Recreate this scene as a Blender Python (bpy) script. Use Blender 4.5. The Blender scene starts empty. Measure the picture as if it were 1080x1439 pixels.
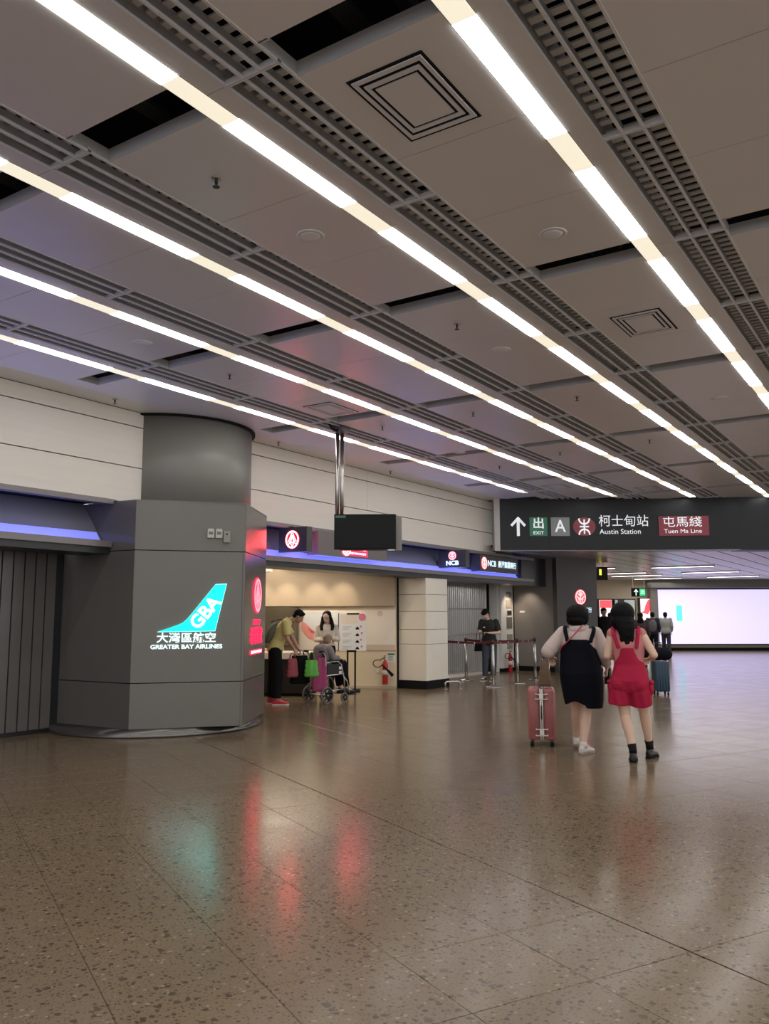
import bpy, bmesh, math, random
from mathutils import Vector, Matrix
random.seed(7)
R = math.radians
sc = bpy.context.scene
C = sc.collection

# ------------------------------------------------------------------ camera
FPX = 1175.6
yaw, pitch, roll = R(33.4), R(7.165), R(-0.099)
Fv = Vector((math.cos(yaw)*math.cos(pitch), math.sin(yaw)*math.cos(pitch), math.sin(pitch)))
Rv0 = Vector((math.sin(yaw), -math.cos(yaw), 0)); Uv0 = Rv0.cross(Fv)
Rv = Rv0*math.cos(roll)+Uv0*math.sin(roll); Uv = -Rv0*math.sin(roll)+Uv0*math.cos(roll)
cam = bpy.data.cameras.new('camera'); camo = bpy.data.objects.new('camera', cam); C.objects.link(camo)
cam.sensor_fit = 'HORIZONTAL'; cam.sensor_width = 36; cam.lens = FPX/1080*36
cam.clip_start = .05; cam.clip_end = 200
camo.matrix_world = Matrix(((Rv.x, Uv.x, -Fv.x, 0), (Rv.y, Uv.y, -Fv.y, 0), (Rv.z, Uv.z, -Fv.z, 1.5), (0, 0, 0, 1)))
sc.camera = camo

# ------------------------------------------------------------------ world, exposure
w = bpy.data.worlds.new('world'); sc.world = w; w.use_nodes = True
w.node_tree.nodes['Background'].inputs[0].default_value = (.97, .97, 1, 1)
w.node_tree.nodes['Background'].inputs[1].default_value = 1.15
sc.view_settings.view_transform = 'Standard'; sc.view_settings.look = 'None'
sc.view_settings.gamma = 1; sc.view_settings.use_curve_mapping = False
sc.view_settings.exposure = 0.08
STRIP = 12.0      # strength of the ceiling strips
def lamp(name, kind, loc, power, col=(1, 1, 1), target=None, **kw):
    l = bpy.data.lights.new(name, kind); l.energy = power; l.color = col
    for k, v in kw.items(): setattr(l, k, v)
    o = bpy.data.objects.new(name, l); o.location = loc; C.objects.link(o)
    if target is not None:
        o.rotation_euler = (Vector(target)-Vector(loc)).to_track_quat('-Z', 'Y').to_euler()
    return o
WARM = (1, .84, .65)
# far hall, bakery and bank interior lamps, hall and bank ones added as fill
lamp('hall_fill_light', 'AREA', (27, 6.5, 3.0), 90, (1, .93, .86), (27, 6.5, 0), shape='RECTANGLE', size=6, size_y=6)  # added area light that brightens the far hall
lamp('hall_fill_light', 'AREA', (35, 8.0, 3.0), 150, (1, .95, .92), (35, 8, 0), shape='RECTANGLE', size=6, size_y=6)  # second added area light, deeper in the hall
lamp('bakery_ceiling_light', 'AREA', (12.6, 11.2, 2.56), 75, (1, .86, .68), (12.6, 11.2, 0), shape='RECTANGLE', size=3, size_y=2.6)
lamp('bank_fill_light', 'AREA', (18.6, 11.3, 2.43), 80, (1, .95, .90), (18.6, 11.7, 0), shape='RECTANGLE', size=2, size_y=1.0)  # added area light that brightens the bank behind the grille

# ------------------------------------------------------------------ materials
MATS = {}
def mat(name, col, rough=.5, metal=0., var=.0, scale=8., bump=0., emit=None, es=0., spec=.5, stretch=None, trans=0., coat=0.):
    m = bpy.data.materials.new(name); m.use_nodes = True
    nt = m.node_tree; b = nt.nodes['Principled BSDF']
    b.inputs['Base Color'].default_value = (*col, 1); b.inputs['Roughness'].default_value = rough
    b.inputs['Metallic'].default_value = metal; b.inputs['Specular IOR Level'].default_value = spec
    b.inputs['Transmission Weight'].default_value = trans; b.inputs['Coat Weight'].default_value = coat
    if emit:
        b.inputs['Emission Color'].default_value = (*emit, 1); b.inputs['Emission Strength'].default_value = es
    if var or bump:
        tc = nt.nodes.new('ShaderNodeTexCoord'); mp = nt.nodes.new('ShaderNodeMapping')
        nz = nt.nodes.new('ShaderNodeTexNoise'); nz.inputs['Scale'].default_value = scale; nz.inputs['Detail'].default_value = 4
        nt.links.new(tc.outputs['Object'], mp.inputs['Vector']); nt.links.new(mp.outputs[0], nz.inputs['Vector'])
        if stretch: mp.inputs['Scale'].default_value = stretch
        if var:
            mx = nt.nodes.new('ShaderNodeMix'); mx.data_type = 'RGBA'
            mx.inputs['A'].default_value = (*[c*(1-var) for c in col], 1); mx.inputs['B'].default_value = (*[min(1, c*(1+var)) for c in col], 1)
            nt.links.new(nz.outputs['Fac'], mx.inputs['Factor']); nt.links.new(mx.outputs['Result'], b.inputs['Base Color'])
        if bump:
            bp = nt.nodes.new('ShaderNodeBump'); bp.inputs['Strength'].default_value = bump; bp.inputs['Distance'].default_value = .004
            nt.links.new(nz.outputs['Fac'], bp.inputs['Height']); nt.links.new(bp.outputs[0], b.inputs['Normal'])
    MATS[name] = m
    return m
def emat(name, col, s):
    return mat(name, col, .5, emit=col, es=s)

def terrazzo():
    m = bpy.data.materials.new('polished_terrazzo'); m.use_nodes = True; nt = m.node_tree; N = nt.nodes; L = nt.links
    b = N['Principled BSDF']
    g = N.new('ShaderNodeNewGeometry'); mp = N.new('ShaderNodeMapping'); L.new(g.outputs['Position'], mp.inputs[0])
    mp.inputs['Rotation'].default_value = (0, 0, R(27.4))
    def vor(scale, feat='F1', rnd=1.0):
        v = N.new('ShaderNodeTexVoronoi'); v.feature = feat; v.inputs['Scale'].default_value = scale; v.inputs['Randomness'].default_value = rnd
        L.new(mp.outputs[0], v.inputs['Vector']); return v
    def noise(scale, det=4, src=None):
        n = N.new('ShaderNodeTexNoise'); n.inputs['Scale'].default_value = scale; n.inputs['Detail'].default_value = det
        L.new(src or mp.outputs[0], n.inputs['Vector']); return n
    def mth(op, a, bv=None):
        x = N.new('ShaderNodeMath'); x.operation = op
        for i, v in enumerate((a, bv)):
            if v is None: continue
            if isinstance(v, (int, float)): x.inputs[i].default_value = v
            else: L.new(v, x.inputs[i])
        return x.outputs[0]
    def mix(f, a, bb):
        x = N.new('ShaderNodeMix'); x.data_type = 'RGBA'
        if isinstance(f, float): x.inputs['Factor'].default_value = f
        else: L.new(f, x.inputs['Factor'])
        for k, v in (('A', a), ('B', bb)):
            if isinstance(v, tuple): x.inputs[k].default_value = (*v, 1)
            else: L.new(v, x.inputs[k])
        return x.outputs['Result']
    # per tile tint
    oi = N.new('ShaderNodeObjectInfo')
    n0 = noise(1.3, 3); n1 = noise(95, 3)
    base = mix(n0.outputs['Fac'], (.168, .120, .072), (.218, .158, .099))
    base = mix(mth('MULTIPLY', oi.outputs['Random'], .45), base, (.172, .126, .083))
    # fine ground specks
    r1 = N.new('ShaderNodeMapRange'); L.new(n1.outputs['Fac'], r1.inputs[0]); r1.inputs[1].default_value = .52; r1.inputs[2].default_value = .68; 
    base = mix(mth('MULTIPLY', r1.outputs[0], .5), base, (.095, .062, .037))
    # pebbles of several sizes: a random share of voronoi cells is dark, some light
    for sc_, lo, rad, colr, amt in ((26, .80, .30, (.055, .037, .023), .85), (45, .74, .34, (.065, .045, .03), .8), (78, .72, .36, (.08, .054, .034), .75), (38, .90, .3, (.32, .27, .22), .6), (14, .87, .22, (.075, .054, .034), .85)):
        v = vor(sc_); nd = noise(sc_*1.8, 2)
        sep = N.new('ShaderNodeSeparateColor'); L.new(v.outputs['Color'], sep.inputs[0])
        pick = mth('GREATER_THAN', sep.outputs[0 if sc_ != 38 else 1], lo)
        dist = mth('ADD', v.outputs['Distance'], mth('MULTIPLY', mth('SUBTRACT', nd.outputs['Fac'], .5), .35))
        rr = N.new('ShaderNodeMapRange'); L.new(dist, rr.inputs[0]); rr.inputs[1].default_value = rad; rr.inputs[2].default_value = rad+.08
        rr.inputs[3].default_value = 1; rr.inputs[4].default_value = 0
        base = mix(mth('MULTIPLY', mth('MULTIPLY', pick, rr.outputs[0]), amt), base, colr)
    L.new(base, b.inputs['Base Color'])
    rn = noise(2.2, 5)
    rg = N.new('ShaderNodeMapRange'); L.new(rn.outputs['Fac'], rg.inputs[0]); rg.inputs[1].default_value = .3; rg.inputs[2].default_value = .7
    rg.inputs[3].default_value = .165; rg.inputs[4].default_value = .20
    L.new(rg.outputs[0], b.inputs['Roughness'])
    b.inputs['Specular IOR Level'].default_value = .27
    bn = noise(6, 3); bp = N.new('ShaderNodeBump'); bp.inputs['Strength'].default_value = .05; bp.inputs['Distance'].default_value = .006
    L.new(bn.outputs['Fac'], bp.inputs['Height']); L.new(bp.outputs[0], b.inputs['Normal'])
    return m
M_floor = terrazzo()
M_joint = mat('floor_joint', (.03, .024, .018), .8)
M_panel = mat('ceiling_panel_paint', (.84, .84, .85), .33, spec=.75, var=.04, scale=1.2)
M_beam = mat('ceiling_beam_paint', (.82, .82, .82), .38, var=.03, scale=1.5)
M_return = mat('panel_return_paint', (.60, .62, .63), .5)
M_tbar = mat('tray_bar_grey', (.80, .82, .85), .4)
M_web = mat('tray_web_grey', (.48, .50, .53), .5)
M_slat = mat('tray_slat_grey', (.62, .64, .67), .55)
M_void = mat('ceiling_void_black', (.012, .013, .015), .9)
M_duct = mat('void_duct_grey', (.06, .065, .07), .7)
M_lit = emat('strip_diffuser_lit', (1, .985, .95), STRIP)
M_dim = emat('strip_diffuser_gap', (.82, .76, .60), .95)
M_line = mat('strip_edge_trim', (.12, .12, .12), .5)
M_wall = mat('beige_wall_panel', (.76, .71, .63), .35, var=.05, scale=3, stretch=(.3, 1, 6))
M_wjoint = mat('wall_joint_dark', (.10, .085, .07), .7)
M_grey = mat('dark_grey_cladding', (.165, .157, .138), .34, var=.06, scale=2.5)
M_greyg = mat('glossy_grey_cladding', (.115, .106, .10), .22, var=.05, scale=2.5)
M_col = mat('round_column_grey', (.20, .195, .175), .40, var=.05, scale=2)
M_dark = mat('near_black_metal', (.018, .018, .02), .35)
M_black = mat('matt_black', (.006, .006, .007), .7, spec=.2)
M_brown = mat('brown_grey_wall', (.22, .20, .185), .35, var=.05, scale=2)
M_trim = mat('fascia_trim_grey', (.20, .18, .18), .35, metal=.3)
M_fascia = mat('fascia_slope_panel', (.26, .26, .30), .5)
M_led = emat('blue_cove_led', (.22, .26, 1.0), 16)
M_blueband = emat('blue_wash_band', (.20, .22, .78), .8)
M_sign = mat('sign_box_dark', (.055, .05, .05), .4)
M_sbig = mat('sign_board_dark', (.014, .016, .020), .4, spec=.3)
M_steel = mat('brushed_steel', (.55, .53, .50), .28, metal=1., var=.08, scale=20, stretch=(1, 1, .05))
M_chrome = mat('chrome', (.7, .7, .7), .12, metal=1.)
M_white = mat('white_paint', (.75, .74, .72), .5)
M_beige = mat('cream_stone', (.80, .75, .64), .35, var=.05, scale=4)
M_redE = emat('red_light', (1, .015, .07), 1.6)
M_redW = emat('pink_white_light', (1, .22, .25), 7)
M_tealE = emat('teal_light', (.0, .80, .72), 1.25)
M_whiteE = emat('white_letter_light', (.74, .92, .93), .9)
M_softE = emat('soft_white_letter', (.62, .64, .66), .75)
M_skin = mat('skin', (.74, .50, .38), .5, var=.06, scale=10)
M_skin2 = mat('skin_tanned', (.42, .24, .17), .5, var=.06, scale=10)
M_hair = mat('black_hair', (.004, .0035, .004), .6, var=.3, scale=60, bump=.5, stretch=(1, 1, .15), spec=.15)

# ------------------------------------------------------------------ helpers
def tag(o, label=None, cat=None, group=None, kind=None):
    if label: o['label'] = label
    if cat: o['category'] = cat
    if group: o['group'] = group
    if kind: o['kind'] = kind
    return o
def empty(name, loc=(0, 0, 0), rz=0., label=None, cat=None, group=None, kind=None):
    o = bpy.data.objects.new(name, None); C.objects.link(o); o.location = loc; o.rotation_euler = (0, 0, rz)
    o.empty_display_size = .1
    return tag(o, label, cat, group, kind)
def link(name, me, parent=None, loc=None, rz=None):
    o = bpy.data.objects.new(name, me); C.objects.link(o)
    if parent is not None: o.parent = parent
    if loc is not None: o.location = loc
    if rz is not None: o.rotation_euler = (0, 0, rz)
    return o
class MB:
    def __init__(s): s.v = []; s.f = []
    def add(s, vs, fs):
        n = len(s.v); s.v += [tuple(v) for v in vs]; s.f += [tuple(i+n for i in f) for f in fs]; return s
    def box(s, x0, x1, y0, y1, z0, z1):
        vs = [(x, y, z) for z in (z0, z1) for y in (y0, y1) for x in (x0, x1)]
        return s.add(vs, [(0, 2, 3, 1), (4, 5, 7, 6), (0, 1, 5, 4), (1, 3, 7, 5), (3, 2, 6, 7), (2, 0, 4, 6)])
    def bbox(s, x0, x1, y0, y1, z0, z1, b=.01):
        """box with chamfered edges"""
        bm = bmesh.new(); bmesh.ops.create_cube(bm, size=1)
        for v in bm.verts: v.co = Vector(((x0+x1)/2+v.co.x*(x1-x0), (y0+y1)/2+v.co.y*(y1-y0), (z0+z1)/2+v.co.z*(z1-z0)))
        bmesh.ops.bevel(bm, geom=bm.edges[:], offset=b, segments=2, affect='EDGES', profile=.6)
        bm.verts.index_update(); s.add([v.co for v in bm.verts], [[v.index for v in f.verts] for f in bm.faces]); bm.free(); return s
    def quad(s, a, b, c, d): return s.add([a, b, c, d], [(0, 1, 2, 3)])
    def tube(s, pts, r, n=10, caps=True, sc=None):
        """round tube along points, r a number or a list"""
        pts = [Vector(p) for p in pts]; k = len(pts); rs = r if isinstance(r, (list, tuple)) else [r]*k
        base = len(s.v); up = None
        for i, p in enumerate(pts):
            t = (pts[min(i+1, k-1)]-pts[max(i-1, 0)]).normalized()
            if up is None: up = Vector((0, 0, 1)) if abs(t.z) < .9 else Vector((1, 0, 0))
            a = t.cross(up).normalized(); bb = a.cross(t).normalized(); up = bb
            for j in range(n):
                th = 2*math.pi*j/n; q = p+(a*math.cos(th)+bb*math.sin(th))*rs[i]; s.v.append(tuple(q))
        for i in range(k-1):
            for j in range(n):
                j2 = (j+1) % n
                s.f.append((base+i*n+j, base+i*n+j2, base+(i+1)*n+j2, base+(i+1)*n+j))
        if caps:
            s.f.append(tuple(base+j for j in range(n))[::-1]); s.f.append(tuple(base+(k-1)*n+j for j in range(n)))
        return s
    def lathe(s, prof, n=24, c=(0, 0, 0)):
        base = len(s.v)
        for r_, z in prof:
            for j in range(n):
                th = 2*math.pi*j/n; s.v.append((c[0]+r_*math.cos(th), c[1]+r_*math.sin(th), c[2]+z))
        for i in range(len(prof)-1):
            for j in range(n):
                j2 = (j+1) % n; s.f.append((base+i*n+j, base+i*n+j2, base+(i+1)*n+j2, base+(i+1)*n+j))
        s.f.append(tuple(base+j for j in range(n))[::-1]); s.f.append(tuple(base+(len(prof)-1)*n+j for j in range(n)))
        return s
    def prism(s, poly, z0, z1):
        n = len(poly); vs = [(x, y, z0) for x, y in poly]+[(x, y, z1) for x, y in poly]
        return s.add(vs, [tuple(range(n))[::-1], tuple(range(n, 2*n))]+[(i, (i+1) % n, n+(i+1) % n, n+i) for i in range(n)])
    def ell(s, c, r, rot=None, n=14, m=10):
        base = len(s.v); c = Vector(c); rot = rot or Matrix.Identity(3)
        s.v.append(tuple(c+rot@Vector((0, 0, -r[2]))))
        for i in range(1, m):
            ph = -math.pi/2+math.pi*i/m
            for j in range(n):
                th = 2*math.pi*j/n
                s.v.append(tuple(c+rot@Vector((r[0]*math.cos(ph)*math.cos(th), r[1]*math.cos(ph)*math.sin(th), r[2]*math.sin(ph)))))
        s.v.append(tuple(c+rot@Vector((0, 0, r[2])))); top = len(s.v)-1
        for j in range(n): s.f.append((base, base+1+(j+1) % n, base+1+j))
        for i in range(m-2):
            for j in range(n):
                j2 = (j+1) % n; a = base+1+i*n
                s.f.append((a+j, a+j2, a+n+j2, a+n+j))
        a = base+1+(m-2)*n
        for j in range(n): s.f.append((a+j, a+(j+1) % n, top))
        return s
    def xf(s, mtx):
        s.v = [tuple(mtx@Vector(v)) for v in s.v]; return s
    def mesh(s, name, m, smooth=False):
        me = bpy.data.meshes.new(name); me.from_pydata(s.v, [], s.f); me.materials.append(m)
        if smooth:
            me.polygons.foreach_set('use_smooth', [True]*len(me.polygons))
        me.update(); return me
    def build(s, name, m, parent=None, smooth=False, label=None, **kw):
        o = link(name, s.mesh(name, m, smooth), parent)
        if label: o['label'] = label
        for k, v in kw.items(): o[k] = v
        return o
def evalmesh(o):
    dg = bpy.context.evaluated_depsgraph_get(); dg.update()
    return bpy.data.meshes.new_from_object(o.evaluated_get(dg))
def frame(origin, right, up):
    r_ = Vector(right).normalized(); u_ = Vector(up).normalized(); n_ = r_.cross(u_)
    o = Vector(origin)
    return Matrix(((r_.x, u_.x, n_.x, o.x), (r_.y, u_.y, n_.y, o.y), (r_.z, u_.z, n_.z, o.z), (0, 0, 0, 1)))
def text(name, s, size, m, fr, parent=None, bold=0., ex=.004, fit=None, align='CENTER', rotz=0., at=(0, 0), shear=0., **kw):
    """flat raised lettering lying in the plane of frame fr; fit = width it must fill"""
    cu = bpy.data.curves.new(name, 'FONT'); cu.body = s; cu.size = size; cu.align_x = align; cu.align_y = 'CENTER'
    cu.extrude = ex; cu.offset = bold; cu.resolution_u = 3; cu.shear = shear
    o = bpy.data.objects.new(name, cu); C.objects.link(o); me = evalmesh(o); bpy.data.objects.remove(o)
    xs = [v.co.x for v in me.vertices] or [0, 1]
    cx = (max(xs)+min(xs))/2; k = fit/(max(xs)-min(xs)) if fit else 1.
    if align == 'CENTER': me.transform(Matrix.Translation((-cx, 0, 0)))
    me.transform(Matrix.Diagonal((k, 1, 1, 1)))
    me.transform(fr@Matrix.Translation((at[0], at[1], 0))@Matrix.Rotation(rotz, 4, 'Z'))
    me.materials.clear(); me.materials.append(m)
    ob = link(name, me, parent)
    for kk, v in kw.items(): ob[kk] = v
    return ob
def flat(name, poly, m, fr, parent=None, z=0., t=.004, **kw):
    mb = MB(); n = len(poly)
    mb.add([(x, y, z) for x, y in poly]+[(x, y, z+t) for x, y in poly],
           [tuple(range(n))[::-1], tuple(range(n, 2*n))]+[(i, (i+1) % n, n+(i+1) % n, n+i) for i in range(n)])
    mb.xf(fr); return mb.build(name, m, parent, **kw)
def rect(x0, x1, y0, y1): return [(x0, y0), (x1, y0), (x1, y1), (x0, y1)]
def ngon(cx, cy, rx, ry, n=28): return [(cx+rx*math.cos(2*math.pi*i/n), cy+ry*math.sin(2*math.pi*i/n)) for i in range(n)]
def stroke(name, lines, wd, m, fr, parent=None, z=0., t=.004, mb=None):
    """line strokes (list of point lists) as flat ribbons in a plane"""
    own = mb is None; mb = mb or MB()
    for pts in lines:
        for (x0, y0), (x1, y1) in zip(pts[:-1], pts[1:]):
            d = Vector((x1-x0, y1-y0)); l = d.length or 1e-6; nx, ny = -d.y/l*wd/2, d.x/l*wd/2; ex, ey = d.x/l*wd*.3, d.y/l*wd*.3
            q = [(x0+nx-ex, y0+ny-ey), (x0-nx-ex, y0-ny-ey), (x1-nx+ex, y1-ny+ey), (x1+nx+ex, y1+ny+ey)]
            mb.add([fr@Vector((x, y, z)) for x, y in q]+[fr@Vector((x, y, z+t)) for x, y in q],
                   [(3, 2, 1, 0), (4, 5, 6, 7), (0, 1, 5, 4), (1, 2, 6, 5), (2, 3, 7, 6), (3, 0, 4, 7)])
    return mb.build(name, m, parent) if own else mb
def arc(cx, cy, r_, a0, a1, n=14, ry=None):
    ry = ry or r_
    return [(cx+r_*math.cos(R(a0+(a1-a0)*i/n)), cy+ry*math.sin(R(a0+(a1-a0)*i/n))) for i in range(n+1)]

# ------------------------------------------------------------------ floor: 0.6 m slabs on a grid turned -27.4 degrees
TH = R(-27.4); ca, sa = math.cos(TH), math.sin(TH)
ZC = 4.33
def ab2xy(a, b): return (a*ca-b*sa, a*sa+b*ca)
floor = empty('floor', kind='structure')
MB().box(-14, 48, -16, 22, -.06, -.012).build('floor_bed', M_joint, floor)
JA = {3.15: .012}; JB = {6.41: .006}
cells = []
for i in range(-22, 75):
    for j in range(-30, 60):
        a0, b0 = .15+.6*i, .41+.6*j
        x, y = ab2xy(a0+.3, b0+.3)
        if not (-12 < x < 46 and -14 < y < 17): continue
        if y > 14.5 and x < 22: continue
        D = x*math.cos(yaw)+y*math.sin(yaw); l = x*math.sin(yaw)-y*math.cos(yaw)
        vis = D > 1.9 and abs(l) < D*.47+.5
        cells.append((not vis, D, a0, b0))
cells.sort()
def slab_mesh(mb, a0, b0, ox, oy, g=.0011, ga=None, gb=None):
    gl = .005 if abs(a0-3.15) < .01 else g; gr = .005 if abs(a0+.6-3.15) < .01 else g
    gd = .003 if abs(b0-6.41) < .01 else g; gu = .003 if abs(b0+.6-6.41) < .01 else g
    c = .0022
    o1 = [(a0+gl, b0+gd), (a0+.6-gr, b0+gd), (a0+.6-gr, b0+.6-gu), (a0+gl, b0+.6-gu)]
    i1 = [(a0+gl+c, b0+gd+c), (a0+.6-gr-c, b0+gd+c), (a0+.6-gr-c, b0+.6-gu-c), (a0+gl+c, b0+.6-gu-c)]
    P = lambda q, z: (ab2xy(*q)[0]-ox, ab2xy(*q)[1]-oy, z)
    mb.add([P(q, -.012) for q in o1]+[P(q, -.0012) for q in o1]+[P(q, 0) for q in i1],
           [(0, 1, 5, 4), (1, 2, 6, 5), (2, 3, 7, 6), (3, 0, 4, 7), (4, 5, 9, 8), (5, 6, 10, 9), (6, 7, 11, 10), (7, 4, 8, 11), (8, 9, 10, 11)])
for n_, (nv, D, a0, b0) in enumerate(cells[:300]):
    mb = MB(); x, y = ab2xy(a0+.3, b0+.3); slab_mesh(mb, a0, b0, x, y); o = mb.build('floor_slab', M_floor, floor); o.location = (x, y, 0)
mb = MB()
for nv, D, a0, b0 in cells[300:]: slab_mesh(mb, a0, b0, 0, 0)
mb.build('floor_slab', M_floor, floor, kind='stuff')

# ------------------------------------------------------------------ ceiling
ceil = empty('ceiling', kind='structure')
PY, PX = 1.515, 3.24
XEND = 20.6
def xlimit(y):      # the ceiling stops at the sign bulkhead that crosses the concourse
    return 18.15+(8.75-y)*.655 if y > -8 else 29
panels = []
for k in range(-7, 5):
    y0, y1 = 1.77+PY*k, 2.64+PY*k
    if k == 4: y1 = 9.1
    for j in range(-5, 8):
        sx = 3.17+PX*j
        for (p0, p1) in ((sx, sx+.973), (sx+.979, sx+1.952), (sx+1.958, sx+2.93)):
            lim = xlimit((y0+y1)/2)
            if p0 > lim: continue
            near = -1 < p0 < 22 and y0 > .2
            panels.append((not near, p0, min(p1, lim), y0, y1, k))
panels.sort()
pm = {}
cnt = 0; rest = MB()
colcut = (8.75, 9.65)
for nn, p0, p1, y0, y1, k in panels:
    if cnt < 290:
        key = (round(p1-p0, 3), round(y1-y0, 3))
        if key not in pm:
            q = MB(); q.box(0, p1-p0, 0, y1-y0, 0, .085)
            pm[key] = q.mesh('ceiling_panel', M_panel)
        o = link('ceiling_panel', pm[key], ceil, (p0, y0, ZC)); cnt += 1
    else: rest.box(p0, p1, y0, y1, ZC, ZC+.085)
if rest.v: rest.build('ceiling_panel', M_panel, ceil, kind='stuff')
# the wall bay keeps a plain strip beside the slot, which is only 0.6 m long there
bt = MB()
for j in range(-5, 8):
    sx = 3.17+PX*j
    if sx-.31 < xlimit(8.8): bt.box(sx-.31, sx, 8.43, 9.1, ZC, ZC+.085)
bt.build('bay_filler', M_panel, ceil)
bm_ = {}
nslat = 0; slat_me = MB().box(0, .048, 0, .345, 0, .012).mesh('tray_slat', M_slat); srest = MB()
web = MB(); tb = MB(); crs = MB(); back = MB(); ret = MB()
for k in range(-7, 5):
    yb0, yb1 = 1.49+PY*k, 1.63+PY*k
    ye = xlimit(yb0)
    # plain beam between strip and tray, one length per bay
    for j in range(-5, 8):
        x0 = 3.02+PX*j; x1 = min(x0+PX-.006, ye)
        if x0 >= ye: continue
        MB().box(x0, x1, yb0, yb1, ZC-.002, ZC+.2).build('ceiling_beam', M_beam, ceil) if (k >= -1 and j >= -1) else tb.box(x0, x1, yb0, yb1, ZC-.002, ZC+.2)
    # tray: bars, crosses, webs
    t0 = 1.125+PY*k
    te = xlimit(t0)
    for q, dy in enumerate((0, .1215, .243, .365)):
        (tb).box(-13, te, t0+dy-.008, t0+dy+.008, ZC-.004, ZC+.012)
        if k >= -1: web.box(-2, te, t0+dy-.002, t0+dy+.002, ZC+.012, ZC+.062)
    for j in range(-9, 16):
        x0 = 3.02+1.62*j
        if x0 < te: crs.box(x0-.012, x0-.002, t0-.008, t0+.373, ZC-.005, ZC+.03); crs.box(x0+.002, x0+.012, t0-.008, t0+.373, ZC-.005, ZC+.03)
        if k >= -1 and -2 < x0 < te:
            for s_ in range(17):
                xs = x0+.03+.0935*s_
                if xs > te: break
                if k >= 0 and k <= 2 and 1.3 < xs < 6.2 and nslat < 290:
                    link('tray_slat', slat_me, ceil, (xs, t0+.01, ZC+.062)); nslat += 1
                elif x0 < 13: srest.box(xs, xs+.048, t0+.01, t0+.355, ZC+.062, ZC+.074)
                else: srest.box(xs, xs+.085, t0+.01, t0+.355, ZC+.062, ZC+.074)
web.build('tray_web', M_web, ceil, kind='stuff'); tb.build('tray_bar', M_tbar, ceil, kind='stuff')
crs.build('tray_crossbar', M_tbar, ceil, kind='stuff'); srest.build('tray_slat', M_slat, ceil, kind='stuff')
MB().box(-14, 30, -16, 9.3, ZC+1.1, ZC+1.15).build('ceiling_void', M_void, ceil)
du = MB()
for j in range(-1, 5):
    for k in range(-1, 4):
        sx, sy = 2.85+PX*j, 1.8+PY*k
        du.tube([(sx-.5, sy+.25, ZC+.40), (sx+.8, sy+.32, ZC+.36)], .05, 8)
        du.box(sx-.6, sx+.9, sy+.52, sy+.64, ZC+.3, ZC+.34)
du.build('ceiling_duct', M_duct, ceil, kind='stuff')
# slot returns: the grey side walls seen inside each dark slot
for k in range(-2, 5):
    y0, y1 = 1.77+PY*k, 2.64+PY*k
    if k == 4: y1 = 8.43
    for j in range(-2, 7):
        sx = 2.85+PX*j
        if sx+.32 > xlimit(y0): continue
        q = MB()
        q.box(sx+.312, sx+.322, y0, y1, ZC+.001, ZC+.088)
        q.box(sx-.002, sx+.004, y0, y1, ZC+.001, ZC+.088)
        q.box(sx, sx+.32, y1-.004, y1+.004, ZC+.001, ZC+.088)
        q.box(sx+.0, sx+.02, y1-.07, y1, ZC+.0, ZC+.088)
        q.build('slot_return', M_return, ceil)
# light strips: each one thing with lit lengths, the dim gaps between tubes and edge trims
names = {4: 'thin-looking bright ceiling strip light running closest to the beige shop wall',
         3: 'bright ceiling strip light second from the beige shop wall',
         2: 'bright ceiling strip light in the middle, third from the beige shop wall',
         1: 'long bright ceiling strip light crossing from the upper left corner, fourth from the wall',
         0: 'widest bright ceiling strip light at the upper right, nearest the viewer'}
lit_me = {}
for k in range(-7, 5):
    y0, y1 = 1.63+PY*k, 1.77+PY*k
    xe = {4: 17.65, 3: 19.38}.get(k, xlimit(y0)-.35)
    t = empty('ceiling_strip_light', (0, (y0+y1)/2, ZC), 0, names.get(k, '%s bright ceiling strip light outside the picture to the right' % ('first', 'second', 'third', 'fourth', 'fifth', 'sixth', 'seventh')[max(0, -1-k)]), 'ceiling light',
              None if k >= 0 else 'ceiling strip lights over the right of the hall')
    q = MB(); h = .07
    q.box(-13, xe, -h, -h+.004, -.001, .06); q.box(-13, xe, h-.004, h, -.001, .06); q.box(-13, xe+.01, -h, h, .05, .06); q.box(xe, xe+.01, -h, h, -.006, .06)
    q.build('housing', M_line, t)
    j = -8
    while True:
        g0 = 2.81+1.62*j; a0, a1 = g0+.46, g0+1.62
        if g0 >= xe: break
        for nm, m_, u0, u1 in (('gap_diffuser', M_dim, g0, g0+.46), ('lit_diffuser', M_lit, a0, a1)):
            u1 = min(u1, xe)
            if u1 <= u0 or u1 < -13: continue
            key = (nm, round(u1-u0, 3))
            if key not in lit_me:
                L_ = u1-u0; a_ = h-.004; zb_ = -.006
                lit_me[key] = MB().add([(0, -a_, 0), (L_, -a_, 0), (L_, a_, 0), (0, a_, 0), (0, -a_+.003, zb_), (L_, -a_+.003, zb_), (L_, a_-.003, zb_), (0, a_-.003, zb_)],
                    [(4, 7, 6, 5), (0, 4, 5, 1), (3, 2, 6, 7)]).mesh(nm, m_)
            link(nm, lit_me[key], t, (u0, 0, 0))
        j += 1
# remaining fill beyond the end of the shortened strips
MB().prism([(16.9, 9.2), (16.9+.655*17, -7.8), (18.6+.655*17, -7.8), (18.6, 9.2)], ZC+.0865, ZC+.09).build('end_ceiling_plate', M_panel, ceil)
MB().box(17.67, xlimit(7.8), 7.69, 7.83, ZC, ZC+.1).box(19.4, xlimit(6.3), 6.17, 6.32, ZC, ZC+.1).build('strip_end_filler', M_beam, ceil)

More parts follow.
